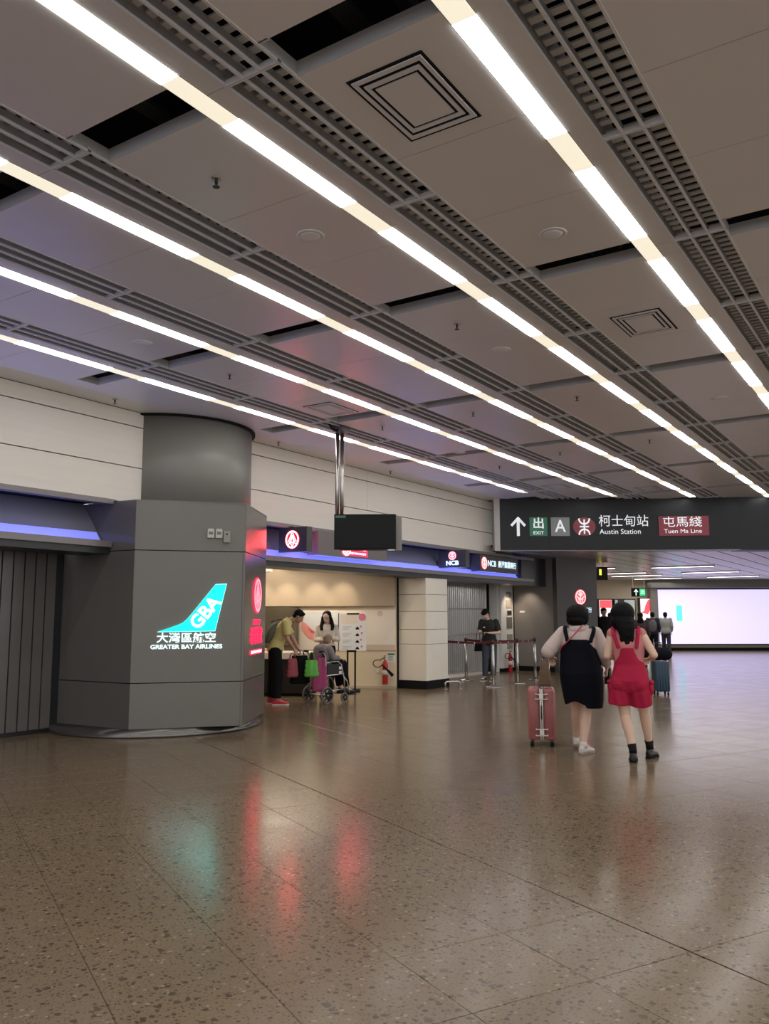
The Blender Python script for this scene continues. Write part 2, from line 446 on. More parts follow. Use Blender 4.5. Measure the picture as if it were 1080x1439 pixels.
# ceiling fittings
def vent(x0, y0, label):
    t = empty('ceiling_air_diffuser', (x0+.33, y0+.235, ZC), 0, label, 'air vent')
    MB().box(-.335, .335, -.235, .235, -.003, -.001).build('dark_gap', M_black, t)
    for i in range(2):
        ox, oy = .312-.058*i, .216-.043*i; wx, wy = .030, .023
        q = MB()
        q.box(-ox, ox, -oy, -oy+wy, -.010, -.003); q.box(-ox, ox, oy-wy, oy, -.010, -.003)
        q.box(-ox, -ox+wx, -oy+wy, oy-wy, -.010, -.003); q.box(ox-wx, ox, -oy+wy, oy-wy, -.010, -.003)
        q.build('diffuser_ring', M_tbar, t)
    MB().box(-.205, .205, -.130, .130, -.010, -.003).build('centre_plate', M_panel, t)
    return t
vent(3.35, 1.98, 'large square ceiling air diffuser with concentric rings at the top of the view')
vent(7.6, 1.97, 'square ceiling air diffuser at the right edge beside the second strip light')
vent(8.62, 6.54, 'square ceiling air diffuser just above the hanging screen pole')
vent(16.9, 6.6, 'distant square ceiling air diffuser above the bank shopfront')
vent(18.3, 5.0, 'farthest square ceiling air diffuser close to the overhead direction sign')
def speaker(x, y, label):
    t = empty('ceiling_speaker', (x, y, ZC), 0, label, 'ceiling speaker')
    MB().lathe([(.105, 0), (.105, -.004), (.092, -.009), (.085, -.006)], 28).build('rim', M_panel, t, True)
    MB().lathe([(.084, -.004), (.06, -.013), (.001, -.016)], 28).build('grille', M_beam, t, True)
speaker(4.66, 3.73, 'round flush ceiling speaker between the first long strip lights, left of centre')
speaker(5.63, 2.21, 'round flush ceiling speaker right of the big air diffuser panel')
speaker(5.63, 6.72, 'round flush ceiling speaker at the left edge of the view')
speaker(7.9, 3.72, 'round flush ceiling speaker in the middle of the ceiling, behind a sprinkler')
speaker(11.3, 2.21, 'small far ceiling speaker near the right edge')
speaker(12.6, 6.75, 'small far ceiling speaker beyond the hanging screen pole')
spk_lab = iter(['near ceiling sprinkler in the upper left panel', 'ceiling sprinkler in the centre of the ceiling', 'ceiling sprinkler above the left end of the bank fascia, third strip bay',
  'far ceiling sprinkler right of centre', 'ceiling sprinkler at the far right, above the direction sign', 'ceiling sprinkler left, between the two lowest strip lights',
  'ceiling sprinkler right of the screen pole', 'ceiling sprinkler over the left wall corner by the round column', 'ceiling sprinkler between round column and screen pole near the wall',
  'far ceiling sprinkler near the wall right of the screen pole', 'far ceiling sprinkler in the third bay above the direction sign', 'tiny far ceiling sprinkler close to the end of the wall strip light'])
for x, y in ((3.68, 3.73), (6.94, 3.73), (10.19, 5.24), (10.18, 3.73), (13.4, 3.72), (6.96, 6.76), (10.2, 6.76), (6.96, 8.8), (10.2, 8.79), (13.5, 8.76), (13.55, 5.3), (14.2, 6.76)):
    t = empty('ceiling_sprinkler', (x, y, ZC), 0, next(spk_lab), 'sprinkler')
    MB().lathe([(.038, 0), (.036, -.006), (.015, -.008)], 18).build('escutcheon', M_steel, t, True)
    MB().lathe([(.011, -.006), (.011, -.035), (.006, -.04), (.006, -.055)], 10).build('body', M_dark, t)
    MB().lathe([(.024, -.055), (.024, -.058)], 14).build('deflector', M_dark, t)

# ------------------------------------------------------------------ walls
wl = empty('wall_left', kind='structure')
zj = [3.05, 3.545, 4.117, ZC]
for i, (z0, z1) in enumerate(zip(zj[:-1], zj[1:])):
    for x0, x1 in ((-13, -6), (-6, 1), (1, 8), (8, 13.2), (13.2, 18.8)):
        if x0 == 8: x0 = 8.0
        MB().box(x0+.003, x1-.003, 9.1, 9.16, z0+.007, z1-.007).build('wall_panel', M_wall, wl)
MB().box(-13, 19.9, 9.14, 9.5, 3.04, ZC+1.1).build('wall_core', M_wjoint, wl)
# column
cx, cy, cr = 8.75, 9.65, 1.19
colm = empty('round_column', (cx, cy, 0), 0, 'big round grey column rising from the panelled pillar to the ceiling', 'column')
MB().lathe([(cr, 2.9), (cr, ZC-.03)], 96).build('shaft', M_col, colm, True)
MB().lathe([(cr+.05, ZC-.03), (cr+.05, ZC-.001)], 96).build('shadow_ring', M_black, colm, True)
# panelled pillar around the column foot
P1, P2, P3 = (7.2, 8.6), (8.28, 7.68), (9.52, 8.41)
P0, P4 = (7.13, 9.95), (9.9, 9.6)
pil = empty('panelled_pillar', (8.5, 9.2, 0), 0, 'dark grey angular clad pillar with an illuminated airline sign', 'pillar')
def pl(x, y): return (x-8.5, y-9.2)
ring = MB().lathe([(1.50, 0), (1.50, .02), (1.48, .1)], 96, (8.4-8.5, 9.43-9.2, 0)); 
ring.build('plinth_ring', mat('plinth_metal', (.16, .15, .14), .22, metal=.8), pil, True)
def inset(a, b, n): # outward offset segment
    d = Vector((b[0]-a[0], b[1]-a[1])).normalized(); return Vector((d.y, -d.x))*n
core = [pl(*P0), pl(*P1), pl(*P2), pl(*P3), pl(*P4)]
cxm = sum(p[0] for p in core)/5; cym = sum(p[1] for p in core)/5
MB().prism([(p[0]+(cxm-p[0])*.02, p[1]+(cym-p[1])*.02) for p in core], .1, 3.0).build('pillar_core', M_black, pil)
def facepanels(a, b, m, zs, trims=()):
    d = Vector((b[0]-a[0], b[1]-a[1])); L_ = d.length; d.normalize(); nrm = Vector((d.y, -d.x))
    fr = frame((a[0]-8.5, a[1]-9.2, 0), (d.x, d.y, 0), (0, 0, 1))
    for z0, z1 in zip(zs[:-1], zs[1:]):
        q = MB().bbox(.003, L_-.003, z0+.005, z1-.005, -.03, 0, .003); q.xf(fr); q.build('cladding_panel', m, pil)
    return fr, L_
zz = [.1, .672, 2.365, 3.02]
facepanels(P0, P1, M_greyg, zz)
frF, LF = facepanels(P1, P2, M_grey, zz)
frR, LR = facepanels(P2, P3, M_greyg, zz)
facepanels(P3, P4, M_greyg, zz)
MB().prism(core, 3.0, 3.022).build('top_cap', M_grey, pil)
# narrow edge trim left of the front corner
q = MB().box(LF-.035, LF-.03, .12, 2.36, .0, .004); q.xf(frF); q.build('edge_trim', M_wjoint, pil)

def worldframe(fr, dx=8.5, dy=9.2): return Matrix.Translation((dx, dy, 0))@fr
FW = worldframe(frF); RW = worldframe(frR)
# airline sign on the front face
s = empty('airline_sign', FW@Vector((.7, 1.4, .002)), 0, 'illuminated teal tail fin sign with white airline lettering on the pillar front', 'sign')
inv = Matrix.Translation(-s.location)
LFm = inv@FW
tail = [(.319, 1.319), (.45, 1.362), (.587, 1.412), (.64, 1.440), (.69, 1.487), (.735, 1.542), (.83, 1.665), (.929, 1.794), (1.032, 1.927), (1.176, 1.935), (1.04, 1.327)]
flat('tail_fin_edge', [(x+(x-.85)*.02, y+(y-1.6)*.02) for x, y in tail][::-1][::-1], M_whiteE, LFm, s, .002, .008)
flat('tail_fin', tail, M_tealE, LFm, s, .011, .012)
text('fin_letters', 'GBA', .24, M_whiteE, LFm, s, bold=.008, at=(.915, 1.565), rotz=R(51), ex=.006, fit=.47).location = (FW.to_3x3()@Vector((0, 0, .024)))
text('chinese_name', '大灣區航空', .135, M_whiteE, LFm, s, bold=.0022, at=(.68, 1.232), fit=.745, ex=.012)
text('english_name', 'GREATER BAY AIRLINES', .075, M_whiteE, LFm, s, bold=.0022, at=(.687, 1.124), fit=.905, ex=.012)
# three little wall boxes
for u, z, hgt, wd_, lab in ((.957, 2.597, .112, .088, 'small pale wall sensor box, leftmost of three high on the pillar'), (1.063, 2.597, .112, .088, 'small pale wall sensor box, middle of three high on the pillar'), (1.166, 2.56, .155, .088, 'taller grey wall sensor box, rightmost of three high on the pillar')):
    t = empty('sensor_box', FW@Vector((u, z, 0)), 0, lab, 'sensor box'); f2 = Matrix.Translation(-t.location)@FW@Matrix.Translation((u, z, 0))
    gm = MATS.get('sensor_pale') or mat('sensor_pale', (.52, .50, .46), .5)
    gm2 = MATS.get('sensor_grey') or mat('sensor_grey', (.30, .28, .26), .5)
    q = MB().bbox(-wd_/2, wd_/2, -hgt/2, hgt/2, .0, .04, .006); q.xf(f2); q.build('case', gm if hgt < .13 else gm2, t)
    if hgt < .13:
        q = MB().box(-.028, .028, -.012, .026, .04, .043); q.xf(f2); q.build('window', mat('sensor_window', (.16, .15, .14), .4), t)
        q = MB().box(-wd_/2+.01, wd_/2-.01, hgt/2-.004, hgt/2+.012, .0, .03); q.xf(f2); q.build('top_lug', gm, t)
    else:
        q = MB().lathe([(.012, .0), (.010, .006)], 12); q.xf(f2@Matrix.Translation((0, .035, .04))); q.build('button', M_black, t)

# bakery sign on the right face of the pillar
def bakery_emblem(name, m_ring, m_in, fr, parent, r_):
    mb = stroke(name, [arc(0, 0, r_*.9, 0, 360, 40)], r_*.16, m_ring, fr, parent, .002, .006, MB())
    st = [[(-.08, .72), (-.30, .25), (-.62, -.22)], [(.08, .72), (.30, .25), (.62, -.22)], [(-.05, .45), (-.18, .05), (-.45, -.4)], [(.05, .45), (.18, .05), (.45, -.4)],
          [(0, .35), (-.22, -.2), (-.55, -.52)], [(0, .35), (.22, -.2), (.55, -.52)], arc(-.11, -.42, .13, 20, 200, 6), arc(.11, -.42, .13, -20, 160, 6), [(-.24, -.46), (0, -.74), (.24, -.46)]]
    stroke(name, [[(x*r_, y*r_) for x, y in l] for l in st], r_*.10, m_in, fr, parent, .002, .006, mb)
    return mb.build(name, m_ring, parent)
s = empty('bakery_pillar_sign', RW@Vector((.8, 1.5, .002)), 0, 'red illuminated round emblem and bakery lettering on the pillar side', 'sign')
L2 = Matrix.Translation(-s.location)@RW
flat('emblem_disc', ngon(.80, 1.81, .255, .255, 40), M_redE, L2, s, .001, .01)
M_pkl = emat('pillar_emblem_pink', (1, .28, .34), 1.2)
bakery_emblem('emblem', M_pkl, M_pkl, L2@Matrix.Translation((.80, 1.81, .012)), s, .24)
text('small_numerals', '2017', .10, M_redE, L2, s, bold=.003, at=(.80, 1.43), fit=.5, ex=.01)
text('chinese_name', '奇華餅家', .25, M_redE, L2, s, bold=.002, at=(.78, 1.23), fit=.80, ex=.012)
flat('name_bar', rect(.39, 1.16, .99, 1.055), M_redE, L2, s, .001, .01)
text('english_name', 'KEE WAH BAKERY', .05, M_redW, L2@Matrix.Translation((0, 0, .012)), s, at=(.775, 1.022), fit=.7, ex=.004)

# ---- shop fascia: trims, sloped recess, cove led
tr = empty('trim_1', kind='structure')
FX0, FX1 = -13, 21.9
for x0, x1 in ((-13, 7.16), (9.7, 20.9)):
    MB().box(x0, x1, 8.99, 9.12, 2.985, 3.05).build('upper_trim', M_trim, tr)
    MB().box(x0, x1, 9.0, 9.16, 2.415, 2.475).box(x0, x1, 9.0, 9.012, 2.475, 2.496).build('lower_trim', M_trim, tr)
    xe = x1 if x1 < 9 else 20.35
    q = MB(); q.add([(x0, 9.18, 2.46), (xe, 9.18, 2.46), (xe, 9.62, 3.04), (x0, 9.62, 3.04)], [(0, 1, 2, 3)])
    q.build('fascia_slope', M_fascia, tr)
    q = MB(); q.add([(x0, 9.174, 2.462), (xe-.02, 9.174, 2.462), (xe-.02, 9.174+.124, 2.462+.165), (x0, 9.174+.124, 2.462+.165)], [(0, 1, 2, 3)]); q.build('blue_band', M_blueband, tr)  # cove wash at the slope foot, put in as an emissive band
    q = MB(); q.box(x0, xe-(.5 if x1 < 9 else .05), 9.08, 9.135, 2.477, 2.483); q.build('cove_led', M_led, tr, label='blue led line')
    MB().box(x0, x1, 9.63, 9.75, 2.4, 3.1).build('recess_back', M_black, tr)
    MB().box(x0, x1, 9.16, 9.62, 3.03, 3.1).build('recess_top', M_black, tr)
    MB().box(x0, x1, 9.05, 9.62, 2.33, 2.42).build('soffit', M_dark, tr)
MB().box(20.36, 22.1, 9.12, 9.2, 2.33, 3.1).build('fascia_end', M_dark, tr)

# sign boxes on the fascia
def signbox(name, x0, x1, y0, y1, z0, z1, label, m=M_sign):
    t = empty(name, ((x0+x1)/2, (y0+y1)/2, (z0+z1)/2), 0, label, 'sign')
    w2, d2, h2 = (x1-x0)/2, (y1-y0)/2, (z1-z0)/2
    MB().bbox(-w2, w2, -d2, d2, -h2, h2, .006).build('box', m, t)
    return t, w2, d2, h2
t, w2, d2, h2 = signbox('bakery_projecting_sign', 10.72, 10.87, 8.6, 9.20, 2.575, 2.99, 'dark projecting box sign with glowing red round bakery emblem')
MB().box(-.05, .05, .0, .3, .2, .23).build('bracket', M_trim, t)
fr = frame((-w2-.001, 0, 0), (0, -1, 0), (0, 0, 1))
flat('emblem_glow', ngon(-.0, 0, .145, .155, 36), emat('emblem_red_back', (.75, .012, .03), .55), fr, t, .0, .003)
bakery_emblem('emblem', M_redW, M_redW, fr@Matrix.Translation((0, 0, .003))@Matrix.Diagonal((.94, 1, 1, 1)), t, .15)
fr = frame((w2+.001, 0, 0), (0, 1, 0), (0, 0, 1))
bakery_emblem('emblem', M_redW, M_redW, fr@Matrix.Diagonal((.94, 1, 1, 1)), t, .15)
t, w2, d2, h2 = signbox('bakery_fascia_sign', 11.45, 13.62, 8.93, 9.17, 2.575, 3.0, 'long grey fascia sign with red bakery logo behind the hanging screen', mat('fascia_sign_grey', (.16, .145, .145), .4))
fr = frame((0, -d2-.001, 0), (1, 0, 0), (0, 0, 1))
flat('logo_panel', rect(-.18, .42, -.17, .06), M_redE, fr, t)
bakery_emblem('emblem', M_redW, M_redW, fr@Matrix.Translation((-.26, -.04, .005)), t, .14)
text('chinese_name', '奇華餅家', .12, M_redW, fr@Matrix.Translation((0, 0, .006)), t, bold=.001, at=(.12, -.02), fit=.5)
text('english_name', 'KEE WAH BAKERY', .05, M_redW, fr@Matrix.Translation((0, 0, .006)), t, at=(.12, -.125), fit=.5)
def ncb_emblem(fr, parent, r_, mred, mwhite):
    flat('emblem_disc', ngon(0, 0, r_, r_, 36), mred, fr, parent, .001, .004)
    st = [arc(0, 0, .86, 0, 360, 30), [(0, .8), (0, -.75)], [(-.55, .5), (0, .1), (.55, .5)], [(-.7, .12), (-.25, -.15), (-.35, -.65)], [(.7, .12), (.25, -.15), (.35, -.65)], [(-.45, -.25), (.45, -.25)], [(-.28, .72), (-.12, .35)], [(.28, .72), (.12, .35)]]
    stroke('emblem_lines', [[(x*r_, y*r_) for x, y in l] for l in st], r_*.11, mwhite, fr, parent, .006, .004)
M_ncbR = emat('bank_red', (1, .10, .13), 1.0); M_ncbW = emat('bank_pink_white', (1, .62, .62), 1.1); M_bw = emat('bank_letters', (.62, .80, .95), 1.1)
t, w2, d2, h2 = signbox('bank_projecting_sign', 16.27, 16.45, 8.6, 9.3, 2.59, 2.965, 'dark projecting box sign with round red emblem over white letters above the stone pier')
fr = frame((-w2-.001, 0, 0), (0, -1, 0), (0, 0, 1))
ncb_emblem(fr@Matrix.Translation((.02, .07, 0)), t, .098, M_ncbR, M_ncbW)
text('letters', 'NCB', .13, M_bw, fr, t, bold=.006, at=(.02, -.095), fit=.32, ex=.003)
t, w2, d2, h2 = signbox('bank_fascia_sign', 17.62, 19.7, 8.93, 9.17, 2.57, 2.965, 'long dark fascia sign with red emblem and glowing Chinese bank name')
fr = frame((0, -d2-.001, 0), (1, 0, 0), (0, 0, 1))
ncb_emblem(fr@Matrix.Translation((-.84, 0, 0)), t, .15, M_ncbR, M_ncbW)
text('letters', 'NCB', .20, M_bw, fr, t, bold=.003, at=(-.42, 0), fit=.44, ex=.003)
text('chinese_name', '南洋商業銀行', .17, M_bw, fr, t, bold=.004, at=(.44, 0), fit=1.04, ex=.003)

# ---- shops behind the fascia
wb = empty('wall_back', kind='structure')
# cream stone pier
pier = empty('stone_pier', (15.8, 9.4, 0), 0, 'cream stone pier between bakery and shuttered bank front, black base', 'pillar')
zs = [.17, .62, 1.0, 1.37, 1.72, 2.42] 
zs = [.17, .93, 1.24, 1.62, 1.98, 2.42]
for z0, z1 in zip(zs[:-1], zs[1:]):
    MB().bbox(-.48, .45, -.34, .34, z0+.004, z1-.004, .004).build('stone_block', M_beige, pier)
MB().box(-.46, .43, -.32, .32, .17, 2.42).build('pier_core', M_wjoint, pier)
MB().box(-.50, .47, -.36, .36, 0, .17).build('base', M_black, pier)
MB().box(-.53, -.485, .335, .40, 0, 2.42).build('door_jamb', M_black, pier)
lamp('pier_downlight', 'SPOT', (15.14, 9.42, 2.36), 16, WARM, (15.3, 9.4, 0), spot_size=R(110), spot_blend=.8, shadow_soft_size=.04)
# bakery: back wall running from the pier away to the left
BA, BB_ = Vector((15.18, 9.72)), Vector((13.2, 14.6))
bd = (BB_-BA).normalized(); BL = (BB_-BA).length
BF = frame((BA.x, BA.y, 0), (-bd.x, -bd.y, 0), (0, 0, 1))    # +u runs right (towards the pier), origin at pier
M_cream = mat('warm_cream_wall', (.72, .60, .42), .5, var=.03, scale=2)
M_taupe = mat('satin_taupe_band', (.42, .34, .25), .35, var=.05, scale=3)
def onback(name, u0, u1, z0, z1, d0, d1, m, parent=None, **kw):
    q = MB().box(-u1, -u0, z0, z1, d0, d1); q.xf(BF); return q.build(name, m, parent, **kw)
onback('lower_wall', 0, BL, 0, 1.0, -.1, 0, M_cream, wb)
onback('upper_wall', 0, BL, 1.0, 2.62, -.1, 0, M_cream, wb)
onback('wash_band', 0, BL, 1.74, 2.62, 0, .12, M_taupe, wb)
onback('skirting', 0, BL, 0, .05, 0, .012, mat('skirting_cream', (.5, .42, .3), .5), wb)
MB().prism([(9.7, 9.64), (15.2, 9.64), (13.2, 14.6), (9.7, 14.6)], 2.62, 2.66).build('bakery_ceiling', mat('shop_ceiling', (.5, .45, .42), .6), wb)
MB().box(9.7, 9.8, 9.7, 15, 0, 2.7).build('bakery_side_wall', M_taupe, wb)
MB().box(9.7, 14, 14.6, 14.7, 0, 2.7).build('bakery_end_wall', M_taupe, wb)
# white mural board with pink lips picture
mur = empty('mural_board', BF@Vector((-1.05, 1.2, .02)), 0, 'long pale wall mural with pink leaf shapes and faint round logo in the bakery', 'wall board')
mi = Matrix.Translation(-mur.location)@BF
def mp_(name, poly, m, z, t=.003): return flat(name, [(-u, v) for u, v in poly][::-1], m, mi, mur, z, t)
mp_('board', rect(.01, 2.12, .80, 1.66), mat('mural_white', (.80, .72, .62), .4), 0, .02)
mp_('grey_area', rect(1.25, 2.1, 1.2, 1.62), mat('mural_grey', (.62, .64, .66), .4), .021)
mp_('lower_band', rect(.02, 1.2, .80, .92), mat('mural_beige', (.62, .50, .38), .4), .021)
pk = mat('mural_pink', (.78, .30, .27), .4); pk2 = mat('mural_deep_pink', (.45, .10, .09), .4)
mp_('pink_shape', [(2.09, 1.42), (1.98, 1.36), (1.86, 1.25), (1.75, 1.17), (1.66, 1.14), (1.70, 1.05), (1.80, 1.00), (1.92, 1.04), (2.02, 1.13), (2.09, 1.25)], pk, .024)
mp_('pink_fold', [(1.96, 1.28), (1.86, 1.22), (1.76, 1.17), (1.86, 1.16)], pk2, .028)
mp_('gold_band', rect(1.47, 1.62, .95, 1.6), mat('mural_gold', (.70, .52, .30), .4), .024)
stroke('round_logo', [arc(-.345, 1.575, .05, 0, 360, 20), [(-.365, 1.60), (-.345, 1.55), (-.325, 1.60)]], .008, mat('logo_dull_red', (.45, .20, .17), .5), mi, mur, .022, .002)
# cabinet at the left of the bakery
onback('dark_glass_cabinet', 2.16, 3.6, .9, 1.72, .0, .35, mat('smoked_glass', (.10, .085, .06), .15), None)
bpy.data.objects['dark_glass_cabinet'].name = 'display_cabinet'; tag(bpy.data.objects['display_cabinet'], 'dark glazed wall cabinet behind the yellow shirted man', 'cabinet')
# counter
ct = empty('bakery_counter', (12.75, 11.15, 0), BA and math.atan2(bd.y, bd.x), 'bakery counter with white top and dark front behind the yellow shirted man', 'counter')
MB().bbox(-.9, 1.6, -.35, .35, .05, .70, .01).build('counter_body', M_dark, ct)
MB().bbox(-.95, 1.65, -.4, .4, .70, .83, .012).build('counter_top', mat('counter_white', (.75, .66, .58), .3), ct)
MB().box(-.88, 1.58, -.33, .33, 0, .05).build('kick_plate', M_black, ct)
lam = {'y': mat('yellow_card', (.80, .48, .08), .5), 'p': mat('pink_card', (.75, .32, .30), .5), 'w': mat('white_card', (.75, .7, .62), .5)}
for i, (dx, dy, sx, sy, h, c_, lab) in enumerate(((.75, .05, .11, .09, .20, 'y', 'yellow pastry box standing on the bakery counter'), (.3, -.12, .22, .12, .05, 'p', 'flat pink pastry box lying on the bakery counter'), (-.15, .0, .12, .1, .09, 'w', 'white pastry box on the bakery counter near the wheelchair'), (.50, .24, .07, .06, .13, 'w', 'upright white pastry box behind the yellow one on the counter'))):
    a_ = math.atan2(bd.y, bd.x); px_ = 12.75+dx*math.cos(a_)-dy*math.sin(a_); py_ = 11.15+dx*math.sin(a_)+dy*math.cos(a_)
    t = empty('pastry_box', (px_, py_, .83), a_, lab, 'box', 'pastry boxes on the bakery counter')
    MB().bbox(-sx, sx, -sy, sy, .001, h*.7, .004).build('carton', lam[c_], t); MB().bbox(-sx-.003, sx+.003, -sy-.003, sy+.003, h*.7, h, .004).build('lid', lam[c_], t)
# bakery lights on track
for i, u in enumerate((.35, 1.15, 1.72, 2.4, 3.0)):
    pos = BF@Vector((-u, 2.5, .95)); tg = BF@Vector((-u, 1.85, .1))
    lamp('track_spot_light', 'SPOT', pos, 34, (1, .82, .60), tg, spot_size=R(48), spot_blend=.9, shadow_soft_size=.03)
    t = empty('track_spot', pos+Vector((0, 0, .02)), 0, ['track spotlight at the pier end of the bakery ceiling', 'second bakery track spotlight from the pier', 'middle bakery track spotlight', 'fourth bakery track spotlight from the pier', 'bakery track spotlight nearest the panelled pillar'][i], 'spotlight', 'track spotlights on the bakery ceiling')
    d_ = (tg-pos).normalized()
    MB().tube([Vector((0, 0, 0)) - d_*.10, Vector((0, 0, 0))-d_*.01], [.03, .042], 12).build('head', M_white if i % 2 else M_dark, t)
    MB().tube([(0, 0, .0), (0, 0, .095)], .008, 6).build('stem', M_dark, t)
q = MB().box(-3.4, -.1, 2.59, 2.612, 1.03, 1.06); q.xf(BF); tag(q.build('light_track', M_dark), 'thin dark lighting track under the bakery ceiling', 'light track')
t = empty('ceiling_projector', BF@Vector((-2.3, 2.44, 1.9)), math.atan2(bd.y, bd.x), 'white box unit hanging from the bakery ceiling', 'ceiling unit')
MB().bbox(-.14, .14, -.09, .09, -.05, .06, .01).build('case', M_white, t); MB().tube([(0, 0, .06), (0, 0, .18)], .012, 8).build('stem', M_dark, t)
# easel board
ea = Vector((14.16, 10.13, 0)); er = Vector((14.31-14.0, 9.90-10.37, 0)).normalized()
t = empty('menu_stand', ea, math.atan2(er.y, er.x), 'white menu board on black two-legged floor stand in the bakery', 'sign stand')
MB().bbox(-.28, .28, -.012, .012, .81, 1.58, .004).build('menu_board', mat('menu_white', (.80, .80, .78), .35), t)
MB().box(-.295, -.28, -.014, .014, .81, 1.58).build('side_rail', M_dark, t)
for x in (-.10, .055): MB().box(x-.018, x+.018, .0, .03, .03, .83).build('leg', M_black, t)
MB().bbox(-.16, .16, -.2, .22, .0, .03, .008).build('base_plate', M_black, t); MB().box(-.12, .08, -.016, .03, .79, .83).build('bottom_clip', M_black, t)
MB().box(-.12, .14, -.02, .02, 1.555, 1.585).build('top_clip', M_black, t)
frm = frame((0, -.013, 0), (1, 0, 0), (0, 0, 1))
pinkM = mat('menu_pink', (.80, .20, .28), .4)
flat('pink_disc', ngon(.2, 1.50, .075, .075, 24), pinkM, frm, t); mk = MB(); cream = mat('menu_cream', (.82, .70, .58), .4)
flat('cream_header', rect(-.24, .10, 1.38, 1.54), cream, frm, t, 0, .002)
for i in range(4):
    z = 1.25-.135*i
    mk.add([frm@Vector(p) for p in ((.06, z, .002), (.14, z, .002), (.13, z+.03, .002), (.10, z+.06, .002), (.07, z+.03, .002))], [(0, 1, 2, 3, 4)])
mk.build('food_picture', M_black, t)
for i in range(4):
    z = 1.29-.135*i; flat('pink_mark', rect(.15+.02*(i % 2), .19+.02*(i % 2), z, z+.04), pinkM, frm, t, 0, .002)
tx = MB()
for i in range(4):
    for k2 in range(3):
        z = 1.30-.135*i-.028*k2; tx.add([frm@Vector(p) for p in ((-.2, z, .002), (-.02-.04*k2, z, .002), (-.02-.04*k2, z+.010, .002), (-.2, z+.010, .002))], [(0, 1, 2, 3)])
tx.build('menu_lines', mat('menu_text_grey', (.5, .5, .5), .5), t)
# fire extinguishers
M_fire = mat('extinguisher_red', (.45, .02, .02), .3)
def extinguisher(loc, rz, label, horn=True, s_=1.):
    t = empty('fire_extinguisher', loc, rz, label, 'fire extinguisher')
    MB().lathe([(.0, .0), (.055, 0), (.058, .01), (.058, .40), (.05, .45), (.028, .49), (.02, .50)], 20).build('cylinder', M_fire, t, True)
    MB().lathe([(.02, .50), (.02, .54), (.014, .56)], 12).build('valve', M_steel, t, True)
    MB().box(-.01, .01, -.08, .03, .56, .575).box(-.01, .01, -.085, .02, .59, .60).build('handle', M_black, t)
    MB().lathe([(.0585, .20), (.0585, .30)], 20).build('label_band', M_white, t, True)
    if horn:
        pts = [(0, -.02, .545)]+[(-.03-.17*i/8-.0, -.09, .54+.04*math.sin(i)*.3-.02*i) for i in range(3)]
        loop = [(-.14+.10*math.cos(R(a_)), -.10, .44+.075*math.sin(R(a_))) for a_ in range(60, 330, 24)]
        MB().tube([(0, 0, .55), (-.05, -.06, .54)]+loop+[(-.03, -.11, .40)], .009, 8).build('hose', M_black, t, True)
        MB().tube([(-.05, -.11, .42), (.05, -.12, .33), (.10, -.12, .28), (.19, -.12, .19)], [.013, .017, .028, .035], 14).build('horn', M_black, t, True)
extinguisher(BF@Vector((-.225, .09, .07)), math.atan2(-bd.y, -bd.x), 'red fire extinguisher with black looped hose and horn beside the stone pier')
q = MB().box(-.19, -.02, .56, .74, .0, .006); q.xf(BF); tag(q.build('extinguisher_notice', M_white), 'green and white safety notice above the red extinguisher', 'notice')
q = MB().box(-.18, -.03, .70, .735, .006, .008); q.xf(BF); o = q.build('green_header', mat('notice_green', (.02, .14, .07), .5), bpy.data.objects['extinguisher_notice'])
q = MB()
for i in range(4): q.box(-.17, -.05-.02*(i % 2), .585+.028*i, .597+.028*i, .006, .008)
q.xf(BF); q.build('notice_lines', mat('notice_text', (.06, .2, .12), .5), bpy.data.objects['extinguisher_notice'])
q = MB().bbox(-.43, -.37, .33, .40, 0, .03, .004); q.xf(BF); tag(q.build('socket_box', M_white), 'small white wall socket box left of the bakery extinguisher', 'socket')

# bank front: grille gate, interior
MB().box(16.0, 21.1, 12.3, 12.4, 0, 2.8).build('bank_inner_wall', mat('bank_grey_wall', (.28, .265, .25), .5), wb)
MB().box(16.2, 16.3, 9.7, 12.3, 0, 2.8).build('bank_side_wall', M_brown, wb)
MB().box(16.2, 22, 9.65, 12.4, 2.45, 2.5).build('bank_soffit', M_trim, wb)
MB().box(21.06, 21.1, 10.44, 10.52, 0, 2.45).build('bank_jamb', M_black, wb); MB().box(21.1, 21.18, 10.2, 10.6, 0, 2.45).build('jamb_return', M_white, wb); MB().box(21.1, 21.18, 10.6, 12.3, 0, 2.45).build('bank_end_wall', MATS['bank_grey_wall'], wb)
MB().box(16.2, 21.15, 10.2, 10.9, .0, .012).build('threshold', mat('threshold_stone', (.50, .45, .38), .4), wb)
gate = empty('folding_grille_gate', (16.25, 10.5, 0), 0, 'closed see-through folding metal grille across the bank front', 'gate')
bar = MB().box(-.011, .011, -.012, .012, .03, 2.43).mesh('grille_bar', mat('grille_metal', (.42, .42, .43), .35, metal=.6))
for i in range(45): link('grille_bar', bar, gate, (.08+.107*i, 0, 0))
for z in (.06, 1.05, 1.72, 2.40): MB().box(.05, 4.85, -.008, .008, z-.012, z+.012).build('grille_rail', MATS['grille_metal'], gate)
MB().box(.0, 4.86, -.03, .03, 2.43, 2.449).build('top_track', M_trim, gate)
for x in (.02, 2.4, 4.84): MB().box(x-.02, x+.02, -.02, .02, .0, 2.43).build('gate_post', MATS['grille_metal'], gate)
